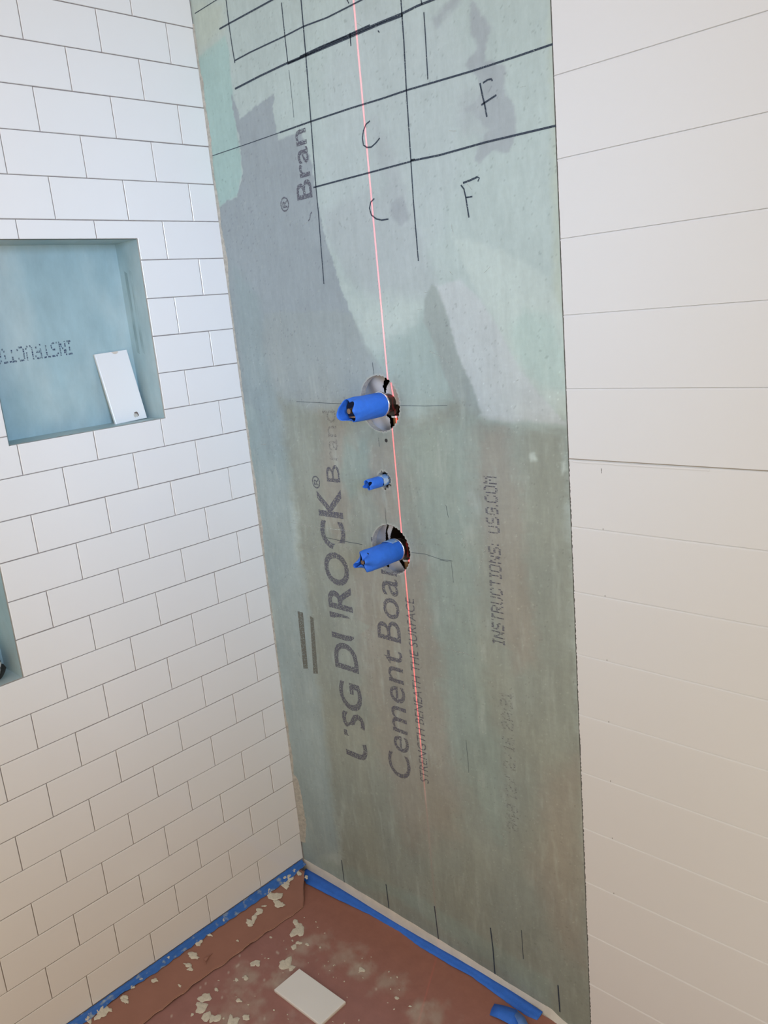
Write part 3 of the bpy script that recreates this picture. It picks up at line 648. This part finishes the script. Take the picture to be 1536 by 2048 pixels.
# screw hole
mb = MB(); mb.tube((17.70, -0.02, 45.54), (0, 1, 0), 0.15, 0.15, 0.01, 20); mb.build('screw_hole', M_dark, wall_back)
mb = MB(); rr = random.Random(4)
for i in range(34):                                                        # chipped splinters round the spout stub
    t = rr.uniform(0, 2 * math.pi); r0 = rr.uniform(.5, .62); r1 = r0 + rr.uniform(.05, .30); z = 42.3
    if math.cos(t) > -0.3:
        a = (17.07 + r0 * math.cos(t), z + r0 * math.sin(t)); b = (17.07 + r1 * math.cos(t) , z + r1 * math.sin(t) * 1.0)
        mb.add([(a[0], -.014, a[1] - .03), (a[0], -.014, a[1] + .03), (b[0], -.014, b[1] + .01), (b[0], -.014, b[1] - .01)], [(0, 1, 2, 3)])
mb.build('splintered_mesh', M_dark, wall_back)
# niche back print, upside down
D_, n_ = dots('INSTRUCTIO'); mb = MB(); rr = random.Random(9)
for x, y in D_:
    if rr.random() > .82: continue
    s = 13.9 + 6.2 * x / n_; z = 55.35 - 0.03 * (s - 13.9) - 1.0 * (y) / 6; h = .055; k = .07
    mb.add([(-3.53, -s - h, z - k), (-3.53, -s + h, z - k), (-3.53, -s + h, z + k), (-3.53, -s - h, z + k)], [(0, 1, 2, 3)])
mb.build('printed_lettering', worn('niche_ink', (0.05, 0.07, 0.14), 0.36, 0.56, 300, (1, 1, 1), 0.85), n1)

# mortar squeezed out along the corner
mb = MB(); rr = random.Random(12); rows = [[], [], []]
zz = 2.0
top = DATA['mortar'][::-1]
zs = [p[1] for p in top]; xw = [max(p[0], .12) for p in top]
while zz < 80:
    w = float(np.interp(zz, zs, xw)) if zz < 18 else 0.0
    if zz >= 9.8: w = max(0.05, 0.16 + 0.16 * math.sin(zz * .9) * math.sin(zz * .37 + 1)) * (1 if math.sin(zz * .21) > -.2 else .3)
    w += rr.uniform(-.06, .06)
    rows[0].append((-0.02, -0.16, zz)); rows[1].append((max(.03, w * .6), -0.10 + rr.uniform(-.03, .03), zz)); rows[2].append((max(.05, w), -0.002, zz))
    zz += .22
mb.grid(rows); mb.build('corner_thinset', mat('corner_mortar', (0.42, 0.40, 0.345), .9, var=.25, vscale=110, bump=.8, bscale=240), wall_back, True)

# framing behind the board
mb = MB(); mb.box((8, 4.2, 20), (30, 4.4, 60)); mb.box((8, .55, 20), (9.5, 4.2, 60)); mb.box((28.5, .55, 20), (30, 4.2, 60)); mb.box((20.2, 2.6, 20), (21.7, 4.2, 60))
mb.box((9.5, .55, 20), (28.5, 4.2, 21)); mb.box((9.5, .55, 59), (28.5, 4.2, 60))
mb.build('framing', M_wood, wall_back)

# ------------------------------------------------------------------ shiplap wall to the right
mb = MB(); gr = DATA['groove']; rr = random.Random(21)
for i in range(len(gr) - 1):
    zt, zb = gr[i], gr[i + 1]
    g = 0.075
    wobble = 10 < i
    n = 40; ed = []; zl = .07
    for j in range(n + 1):
        z = zb + (zt - zb - g - zl) * j / n
        ed.append((34.03 + rr.uniform(-.035, .035) * (1 if i >= 11 else .2), z))
    # front face as an n-gon with its ragged left edge, bevelled top and bottom lips
    x1 = 96; y = -0.10
    f = [(x, y, z) for x, z in ed] + [(x1, y, ed[-1][1]), (x1, y, ed[0][1])]
    mb.add(f, [list(range(len(f)))[::-1]])
    mb.grid([[(x, y, z) for x, z in ed], [(x - .01, .35, z) for x, z in ed]])
    t = ed[-1][1]; b = ed[0][1]
    mb.add([(34.0, y, t), (x1, y, t), (x1, y + .06, t + .115), (34.0, y + .06, t + .115), (34.0, y + .2, t + .12), (x1, y + .2, t + .12)], [(0, 1, 2, 3), (3, 2, 5, 4)])
    mb.add([(34.0, y, b), (x1, y, b), (x1, y + .045, b - .02), (34.0, y + .045, b - .02), (34.0, y + .2, b - .02), (x1, y + .2, b - .02)], [(3, 2, 1, 0), (4, 5, 2, 3)])
wall_right = struct(mb.build('wall_right', M_ship))
mb = MB(); mb.add([(33.9, .04, -8), (96, .04, -8), (96, .04, 104), (33.9, .04, 104)], [(0, 1, 2, 3)])
mb.build('shiplap_tongues', M_ship, wall_right)
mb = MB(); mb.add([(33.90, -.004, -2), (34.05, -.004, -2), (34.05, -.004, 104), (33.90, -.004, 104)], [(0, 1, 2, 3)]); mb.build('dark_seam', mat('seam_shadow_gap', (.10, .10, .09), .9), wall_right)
gz = min(gr, key=lambda z: abs(z - 45))
mb = MB()
for a, b, c_ in ((34.3, 43.2, .10), (47.0, 50.0, .09), (52.5, 60, .10)): mb.box((a, -0.135, gz - .04 - c_ - .1), (b, -.09, gz - .10))
bevel(mb.build('raised_paint_bead', M_ship, wall_right), .02)
mb = MB(); mb.box((34.0, -.107, gz - .03), (96, -.08, gz + .02)); mb.build('open_joint', mat('joint_line', (.30, .26, .20), .8), wall_right)
mb = MB(); mb.add([(36.3, -.106, gz - .50), (36.36, -.106, gz - .50), (36.34, -.106, gz - .82), (36.30, -.106, gz - .82)], [(0, 1, 2, 3)])
for k in range(1, 8): mb.add([(36.3, -.106, gz - 4.55 * k + .12), (36.34, -.106, gz - 4.55 * k + .12), (36.34, -.106, gz - 4.55 * k - .0), (36.3, -.106, gz - 4.55 * k)], [(0, 1, 2, 3)])
mb.build('pencil_ticks', M_inkolive, wall_right)

# ------------------------------------------------------------------ floor, pan, paper
mb = MB(); mb.box((-4, -70, -3.0), (100, 5, -1.46)); floor = struct(mb.build('floor', M_pan))
mb = MB(); rows = [[], [], []]
for i in range(120):
    x = -0.1 + 34.2 * i / 119; z = float(bot(min(x, XR))) + .25
    w = 0.02 + max(0, x - 29.2) * .16
    rows[0].append((x, 0.05, z)); rows[1].append((x, -0.05 - .02 * math.sin(x * 2.1) - .02 * random.random(), z - .22)); rows[2].append((x, -0.12 - w, -1.44))
mb.grid(rows); pan = struct(mb.build('trim_1', M_pan, None, True))
# masking paper on the pan
nx, ny = 300, 330
gx = np.linspace(0.1, 62, nx); gy = np.linspace(-0.35, -62, ny); Xg, Yg = np.meshgrid(gx, gy)
Zg = -1.405 + .035 * vnoise(Xg, Yg, 9, 41, 2) * np.clip(-Yg / 4, 0, 1) + .012 * vnoise(Xg * .5, Yg, 1.5, 42, 2) - .0
Zg = np.maximum(Zg, -1.45)
cp = np.zeros(Xg.shape + (3,)); cp[:] = (.335, .15, .11)
red = np.clip(1 + (Yg + 2) / 7, 0, 1)
cp = cp * (1 - .0 * red[..., None]) ; cp[..., 1] *= 1 + .12 * (1 - red); cp[..., 2] *= 1 + .35 * (1 - red)
for x, y, r in DATA['smears']:
    d = np.hypot(Xg - x, (Yg - y)) / (r * .6) + vnoise(Xg, Yg, 1.0, 43, 4) * 1.1
    w = np.clip(1.05 - d, 0, 1) * .45; cp = cp + w[..., None] * (np.array((.50, .46, .38)) - cp)
w = np.clip(vnoise(Xg, Yg, 2.2, 44, 5) - .38, 0, 1) * .9 * (1 - red); cp = cp + w[..., None] * (np.array((.55, .45, .40)) - cp)
w = ((vnoise(Xg, Yg, .3, 46, 1) > .9) & (red < .6)) * .6; cp = cp + w[..., None] * (np.array((.62, .56, .48)) - cp)
mb = MB(); mb.grid([[(Xg[i, j], Yg[i, j], Zg[i, j]) for j in range(nx)] for i in range(ny)])
paper = mb.build('masking_paper', M_paper, None, True, origin=(30, -30, -1.46))
at = paper.data.color_attributes.new('paint', 'FLOAT_COLOR', 'POINT')
cc = np.ones((nx * ny, 4), np.float32); cc[:, :3] = np.clip(cp, .02, .9).reshape(-1, 3); at.data.foreach_set('color', cc.ravel())
tag(paper, 'large brown-red masking paper covering the whole shower floor, smeared with dried mortar', 'paper', 'masking paper')
# strip of paper along the tiled wall
fe = DATA['flap_edge']; ys = [p[1] for p in fe][::-1]; xs_ = [p[0] for p in fe][::-1]
mb = MB(); rows = []; n = 150; rr = random.Random(31)
for i in range(n + 1):
    y = -1.05 - 37 * (i / n)
    xe = float(np.interp(y, ys, xs_)) + .05 * math.sin(y * 3.1) + rr.uniform(-.03, .03)
    x0 = 0.30; r = []
    for k in range(13):
        t = k / 12; x = x0 + (xe - x0) * t
        z = -0.36 - .25 * x + .03 * math.sin(y * .8 + x) * t + .10 * t ** 6 + .02 * math.sin(y * 2.3 + 2 * x) * t
        r.append((x, y, max(z, -1.31)))
    rows.append(r)
mb.grid(rows); mb.mi = [0] * len(mb.f)
flap = mb.build('masking_paper', [M_paper2, M_paperedge], None, True, origin=(2, -15, -1.0))
m = solid(flap, .045, 0).modifiers['thickness']; m.material_offset_rim = 1
tag(flap, 'long narrow strip of red-brown masking paper taped along the foot of the tiled wall', 'paper', 'masking paper')
mb = MB(); P0 = Vector((2.9, -14.3, -.98))
mb.add([(2.35, -14.6, -.86), (2.45, -13.0 - .6, -.93), (2.9, -14.7, -.80), (2.7, -14.2, -.70)], [(0, 2, 3), (3, 2, 1)])
mb.add([(2.37, -14.65, -.895), (3.0, -14.85, -1.03), (3.0, -14.75, -1.02), (2.40, -14.5, -.89)], [(0, 1, 2, 3)])
mb.build('torn_tab', M_paper2, flap).location = (-2 * S, 15 * S, 1.0 * S)

# ------------------------------------------------------------------ painter's tape
tt = DATA['tapeL_top']; tb = DATA['tapeL_bot']
def itp(L, y, k): yy = [p[1] for p in L][::-1]; return float(np.interp(y, yy, [p[k] for p in L][::-1]))
mb = MB(); rows = []; rr = random.Random(5); n = 220
for i in range(n + 1):
    y = -0.35 - 37 * i / n; xb = itp(tb, y, 0) + .04 * math.sin(y * 5) + rr.uniform(-.02, .02)
    r = [(0.015, y, -.02 + rr.uniform(-.05, .03)), (.06, y, -.16), (.16, y, -.25 + rr.uniform(-.01, .01))]
    for k in range(1, 7):
        t = k / 6; x = .16 + (xb - .16) * t; r.append((x, y, -.225 - .25 * x + .010 * math.sin(y * 9 + k) ))
    rows.append(r)
mb.grid(rows); tl = mb.build('tape_strip', M_bluedusty, None, False, origin=(.4, -15, -.4)); solid(tl, .012, 1)
tag(tl, 'dusty blue painter\'s tape strip along the bottom row of white tiles', 'tape', "painter's tape")
lo = DATA['tapeB_lo']; mb = MB(); rows = []; n = 160
for i in range(n + 1):
    x = .25 + 29.4 * i / n; y = float(np.interp(x, [p[0] for p in lo], [p[1] for p in lo])) + rr.uniform(-.02, .02)
    if x < 1.9: y = -1.0 - .3 * x
    ytop = -0.10 - (0.12 if x > 27 else 0) * (x - 27) / 2.6
    if x > 28.9: y = min(ytop - .02, y + (x - 28.9) * .25)
    z0 = -1.33 + .06 * math.sin(x * .35)
    rows.append([(x + .2 * 0, ytop, z0 + .06 + .06), (x, ytop + (y - ytop) * .3, z0 + .05), (x, ytop + (y - ytop) * .65, z0 - .0), (x, y, z0 - .02)])
mb.grid(rows); tbk = mb.build('tape_strip', M_blue, None, True, origin=(15, -.6, -1.3)); solid(tbk, .012, 1)
tag(tbk, 'clean bright blue painter\'s tape strip along the foot of the cement board', 'tape', "painter's tape")
q = DATA['torn']; mb = MB()
rows = [[(26.05, -1.95, -1.30), (26.15, -2.5, -1.31), (26.4, -3.1, -1.31)], [(26.9, -1.72, -1.15), (27.0, -2.3, -1.05), (27.2, -3.0, -1.22)],
        [(28.0, -1.55, -1.0), (28.1, -2.2, -.85), (28.2, -3.0, -1.1)], [(28.6, -1.75, -1.08), (28.9, -2.5, -.95), (29.0, -3.4, -1.15)], [(29.2, -2.2, -1.25), (29.6, -2.9, -1.2), (29.8, -3.9, -1.28)], [(30.2, -2.9, -1.28), (30.4, -3.6, -1.3), (30.5, -4.5, -1.3)]]
mb.grid(rows); tp = mb.build('tape_scrap', M_blue, None, True, origin=(27, -2.3, -1.2)); solid(tp, .012, 1)
tag(tp, 'torn loose piece of blue tape peeling off the floor paper', 'tape', "painter's tape")
mb = MB(); mb.grid([[(28.25, -1.75, -.84), (28.3, -2.3, -.80)], [(29.1, -2.0, -.70), (28.9, -2.7, -.72)], [(30.0, -2.5, -.95), (29.6, -3.3, -.95)]])
solid(mb.build('folded_flap', mat('tape_back', (.10, .22, .55), .6, var=.1, bump=.3), tp, True), .012, 1)
bpy.data.objects['folded_flap'].location = (-27 * S, 2.3 * S, 1.2 * S)

# ------------------------------------------------------------------ splatters of dried thinset
def blob(mb, c, rx, ry, seed, nrm=(0, 0, 1), h=.10):
    rr = random.Random(seed); n = 18; nz = Vector(nrm).normalized(); u = Vector((1, 0, 0)); u = (u - nz * u.dot(nz)).normalized(); w = nz.cross(u)
    ph = [rr.uniform(0, 6.28) for _ in range(4)]; am = [rr.uniform(.1, .35), rr.uniform(.1, .32), rr.uniform(.05, .2), rr.uniform(.03, .12)]; rot = rr.uniform(-.9, .9); el = rr.uniform(.55, 1.0)
    R = []
    for i in range(n):
        t = 2 * math.pi * i / n; k = 1 + sum(a * math.sin((j * 1 + 1) * t + p) for j, (a, p) in enumerate(zip(am, ph))) + rr.uniform(-.2, .2)
        px_, py_ = math.cos(t) * rx * k, math.sin(t) * ry * k * el; R.append((px_ * math.cos(rot) - py_ * math.sin(rot), px_ * math.sin(rot) + py_ * math.cos(rot)))
    C0 = Vector(c); rings = []
    for f, z in ((1, 0), (.92, .55), (.6, .95 )):
        rings.append([tuple(C0 + u * a * f + w * b * f + nz * h * (z + rr.uniform(-.4, .4) * (z > 0))) for a, b in R])
    mb.grid(rings, 0, True); o = len(mb.v); mb.v.append(tuple(C0 + nz * h * 1.0))
    for i in range(n): mb.f.append([o - n + i, o - n + (i + 1) % n, o]); mb.mi.append(0)
K_ = 0.0475
def img2floor(rx, ry): return rx * K_ * .80, ry * K_ * 1.0
mb = MB()
for i, (x, y, a, b) in enumerate(DATA['splat_f']):
    blob(mb, (x, y, -1.385), max(.05, (a * .7 + b * .3) * K_ * 1.15), max(.05, (a * .3 + b * .7) * K_ * 1.35), 100 + i, h=.055 if a > 4 else .035)
rr = random.Random(77)
for i in range(70):
    x = rr.uniform(5, 20); y = rr.uniform(-16, -4.5)
    if 9.5 < x < 16.5 and -13 < y < -9.2: continue
    blob(mb, (x, y, -1.385), rr.uniform(.03, .09), rr.uniform(.03, .09), 300 + i, h=.04)
sf = mb.build('mortar_splatter', M_splat, paper, True); sf['kind'] = 'stuff' 
mb = MB(); nn_ = Vector((.25, 0, 1)).normalized()
for i, (x, y, z, a, b) in enumerate(DATA['splat_l']):
    z = -.31 - .25 * x + .03
    blob(mb, (max(x, .1), y, z), max(.05, (a * .35 + b * .65) * K_ * 1.15), max(.05, (a * .75 + b * .25) * K_ * .95), 500 + i, nn_, .055 if a > 4 else .035)
sl_ = mb.build('mortar_splatter', M_splat, flap, True); sl_['kind'] = 'stuff' 

# ------------------------------------------------------------------ loose tiles
def loose_tile(name, label, w, h, t=.30, chips=()):
    """lies in local x (width) / y (length), glazed face +z; origin at the centre of its underside"""
    o = thing(name, label, 'tile', (0, 0, 0), 'loose white tiles')
    poly = [(-w / 2, -h / 2), (w / 2, -h / 2)]
    for cx, r in chips:
        pass
    top = [(w / 2, h / 2)]
    for cx, r in chips:
        m_ = 14
        top += [(cx + r * math.cos(math.pi * k / m_), h / 2 - r * .75 * math.sin(math.pi * k / m_) + .0) for k in range(m_ + 1)]
    top += [(-w / 2, h / 2)]
    poly += top; n = len(poly)
    mb = MB()
    # bisque body (full) and the glaze layer over it, notched where it is chipped
    mb.box((-w / 2 + .01, -h / 2 + .01, 0), (w / 2 - .01, h / 2 - .01, t * .72)); b = mb.build('bisque_body', M_tilebody, o); b.location = (0, 0, 0)
    mb = MB(); rings = [(0, t * .35), (0, t - .05), (.02, t - .015), (.05, t)]
    o_ = 0
    for d, z in rings:
        mb.v += [((x - math.copysign(min(d, abs(x)), x)) if abs(abs(x) - w / 2) < 1e-6 else x, (y - math.copysign(d, y)) if abs(abs(y) - h / 2) < 1e-6 else y, z) for x, y in poly]
    for k in range(3):
        for i in range(n): j = (i + 1) % n; mb.f.append([k * n + i, k * n + j, (k + 1) * n + j, (k + 1) * n + i]); mb.mi.append(0)
    mb.f.append([3 * n + i for i in range(n)]); mb.mi.append(0)
    g = mb.build('glazed_face', M_tile, o); g.location = (0, 0, 0)
    return o
tf = loose_tile('loose_tile', 'loose white rectangular tile lying flat on the mortar-stained floor paper', 5.95, 2.95)
tf.location = Vector((12.99 + .17, -9.68 - 1.47, -1.395)) * S; tf.rotation_euler = (0, 0, math.radians(.5))
tn = loose_tile('loose_tile', 'white tile with a chipped top edge leaning upright in the upper niche', 3.0, 6.0, .30, [(.35, .32)])
# leans on the niche back: foot forward on the sill
fx, tx = -2.0, -3.42
base = Vector((fx, -10.42, 48.28)); topc = Vector((-3.20, -10.62, 54.15))
yv = (topc - base).normalized(); zv = Vector((1, 0, 0)); zv = (zv - yv * zv.dot(yv)).normalized(); xv = yv.cross(zv)
ctr = base + yv * 3.0 - zv * .30
tn.matrix_world = Matrix(((xv.x, yv.x, zv.x, ctr.x * S), (xv.y, yv.y, zv.y, ctr.y * S), (xv.z, yv.z, zv.z, ctr.z * S), (0, 0, 0, 1)))
mb = MB(); blob(mb, (.62, -2.45, .305), .20, .24, 61, h=.012); b = mb.build('chip_mark', mat('chip_brown', (.16, .12, .10), .8), tn); b.location = (0, 0, 0)
mb = MB(); blob(mb, (.50, -2.62, .31), .16, .22, 62, h=.012); b = mb.build('chip_mark', M_mortar, tn); b.location = (0, 0, 0)

# black thing at the frame edge in the lower niche
bl = thing('crumpled_bag', 'small black shiny crumpled bag sitting in the lower niche', 'bag', (-1.9, -26.2, 30.7))
mb = MB(); rr = random.Random(8); rows = []
for i in range(15):
    ph = -math.pi / 2 + math.pi * i / 14; rows.append([])
    for j in range(24):
        th = 2 * math.pi * j / 24; k = 1 + rr.uniform(-.13, .13) + .22 * math.sin(3 * th + 2 * ph) + .15 * math.sin(5 * th - 3 * ph + 1)
        rows[-1].append((-1.9 + 1.1 * k * math.cos(ph) * math.cos(th), -26.2 + 1.35 * k * math.cos(ph) * math.sin(th), max(30.68, 31.75 + 1.2 * k * math.sin(ph))))
mb.grid(rows, 0, True); mb.build('bag_body', M_black, bl, False)
mb = MB(); mb.tube((-.95, -25.55, 31.3), (.2, .35, 1), .13, .05, .9, 10); mb.build('glint_tab', mat('glint_grey', (.35, .40, .40), .15), bl, True)  # grey spike standing in for the glint on the black bag

# ------------------------------------------------------------------ valves wrapped in tape
def wrapped(mb, cx, cz, y0, y1, r, seed, crimp=0.0, mouth=1.0, hexa=False, mi=0, tipdy=None):
    rr = random.Random(seed); n = 48; rows = []; m_ = 26
    ph = [rr.uniform(0, 6.28) for _ in range(8)]
    for i in range(m_ + 1):
        t = i / m_; y = y0 + (y1 - y0) * t; row = []
        for j in range(n):
            a = 2 * math.pi * j / n
            k = 1 + .016 * math.sin(3 * a + ph[0] + t * 3) + .014 * math.sin(7 * a + ph[1] - 5 * t) * t + .010 * math.sin(11 * a + ph[2] + 9 * t)
            if hexa: k *= 1 - .07 * abs(math.sin(3 * a)) * t
            c = max(0, (t - .72) / .28)
            fold = crimp * c * c * (0.55 + .45 * math.cos(4 * a + ph[3])) + .05 * c * math.sin(6 * a + ph[4])
            k *= 1 - fold * (1 if mouth < 1 else .6)
            yy = y + (c ** 2) * (.22 * math.sin(2 * a + ph[5]) + .10 * math.sin(5 * a + ph[6])) * (1 if r > .6 else .5)
            if tipdy and c > 0: yy -= tipdy * c * c * max(0, math.cos(a - math.pi * 1.08)) ** 6
            row.append((cx + r * k * math.cos(a), yy, cz + r * k * math.sin(a)))
        rows.append(row)
    mb.grid(rows, mi, True); return rows

def valve(cx, cz, seed, label, ystart, yend, r, crimp, kind):
    v = thing('shower_valve', label, 'valve', (cx, .3, cz), 'tape-wrapped valves')
    mb = MB(); wrapped(mb, cx, cz, ystart, yend, r, seed, crimp, .8, tipdy=.40 if kind == 0 else .12)
    w_ = mb.build('tape_wrap', M_blue, v, True); solid(w_, .03, -1)
    mb = MB(); mb.tube((cx, ystart + .02, cz), (0, -1, 0), r * .80, r * .80, abs(yend - ystart) - .55, 32); ct_ = mb.build('cartridge', M_black, v, True)
    mb = MB()
    if kind == 0:
        mb.tube((cx - .05, yend + .7, cz - .02), (0, -1, 0), .22, .20, .62, 20); mb.box((cx - .1, yend + .10, cz - .5), (cx + .55, yend + .32, cz - .42), 0)
    else: mb.tube((cx - .1, yend + .7, cz), (0, -1, 0), .20, .18, .50, 20)
    mb.build('stem', M_brass, ct_, True).location = (0, 0, 0)
    # ring at the root of the wrap
    mb = MB(); n = 48; R0 = r * 1.05; R1 = r * .97
    ring = lambda rad, y: [(cx + rad * math.cos(2 * math.pi * i / n), y, cz + rad * math.sin(2 * math.pi * i / n)) for i in range(n)]
    mb.grid([ring(R1, ystart - .08), ring(R0, ystart - .08), ring(R0, ystart + .06), ring(R1, ystart + .06), ring(R1, ystart - .08)], 0, True)
    mb.build('retaining_ring', M_chrome, v, True)
    mb = MB(); mb.tube((cx, ystart + .05, cz), (0, 1, 0), r * .78, r * .78, 2.2, 40); mb.tube((cx, 1.1, cz - .1), (0, 1, 0), r * .98, r * .98, .9, 40)
    mb.tube((cx, 1.9, cz - .05), (1, 0, 0), .72, .72, 2.3, 28); mb.build('valve_body', M_bronze, v, True)
    mb = MB(); mb.tube((cx + .15, 1.55, cz - 3.4), (0, 0, 1), .30, .30, 2.2, 24); sp_ = mb.build('supply_pipe', M_copper, v, True)
    mb = MB(); mb.tube((cx + .15, 1.55, cz - 1.22), (0, 0, 1), .42, .42, .15, 24); mb.build('pipe_collar', M_whitering, sp_, True).location = (0, 0, 0)
    # pale plastic sheets behind the hole
    def sheet(poly, yb, wob, slope=0.0):
        mb = MB(); P = np.array(poly); st = .07
        for x in np.arange(P[:, 0].min(), P[:, 0].max(), st):
            for z in np.arange(P[:, 1].min(), P[:, 1].max(), st):
                if polydist(np.array([x + st / 2]), np.array([z + st / 2]), P)[0] < 0: continue
                f = lambda a, c: yb + wob * math.sin((a - cx) * 2.3 + (c - cz) * .9) + wob * .5 * math.sin((c - cz) * 2.6 + 1) + slope * (a - cx)
                mb.add([(x, f(x, z), z), (x + st, f(x + st, z), z), (x + st, f(x + st, z + st), z + st), (x, f(x, z + st), z + st)], [(0, 1, 2, 3)])
        solid(mb.build('plastic_sheet', M_guard, v), .03)
    for q_, pl in enumerate(DATA['sheets'][kind]): sheet(pl, .75 if (kind == 0 and q_ == 1) else 1.25, .16 if kind == 0 else .10, .05)
    return v
v1 = valve(17.42, 48.36, 2, 'upper shower valve wrapped in blue tape with an open torn end', 0.0, -3.5, .95, .25, 0)
v2 = valve(17.25, 36.42, 6, 'lower shower valve wrapped in blue tape with its end crimped shut', .45, -3.6, .90, .80, 1)
mb = MB(); rows = []
for i in range(9):
    t = i / 8; rows.append([(17.25 + .945 * math.cos(a), .30 - 1.1 * t * (1 - .35 * abs(k - 5) / 5), 36.42 + .945 * math.sin(a)) for k, a in enumerate([math.radians(58 + 9 * q) for q in range(11)])])
mb.grid(rows); tw_ = [c for c in v2.children if c.name.startswith('tape_wrap')][0]
mp_ = mb.build('mortar_smeared_patch', M_bluelight, tw_, True); mp_.location = (0, 0, 0); solid(mp_, .02, 1)
st = thing('pipe_stub', 'short thin pipe stub wrapped in blue tape between the two valves', 'pipe', (17.04, .2, 42.30))
mb = MB(); wrapped(mb, 17.04, 42.30, .5, -.55, .455, 14, .05, 1); mb.build('smeared_tape_wrap', M_bluelight, st, True)
mb = MB(); wrapped(mb, 17.04, 42.30, -.5, -1.85, .45, 15, .45, .6, True, tipdy=.3); solid(mb.build('tape_wrap', M_blue, st, True), .02, -1)
mb = MB(); mb.tube((17.04, 2.5, 42.30), (0, -1, 0), .36, .36, 3.9, 24); mb.build('pipe', M_black, st, True)
for o in (v1, v2, st):
    pass
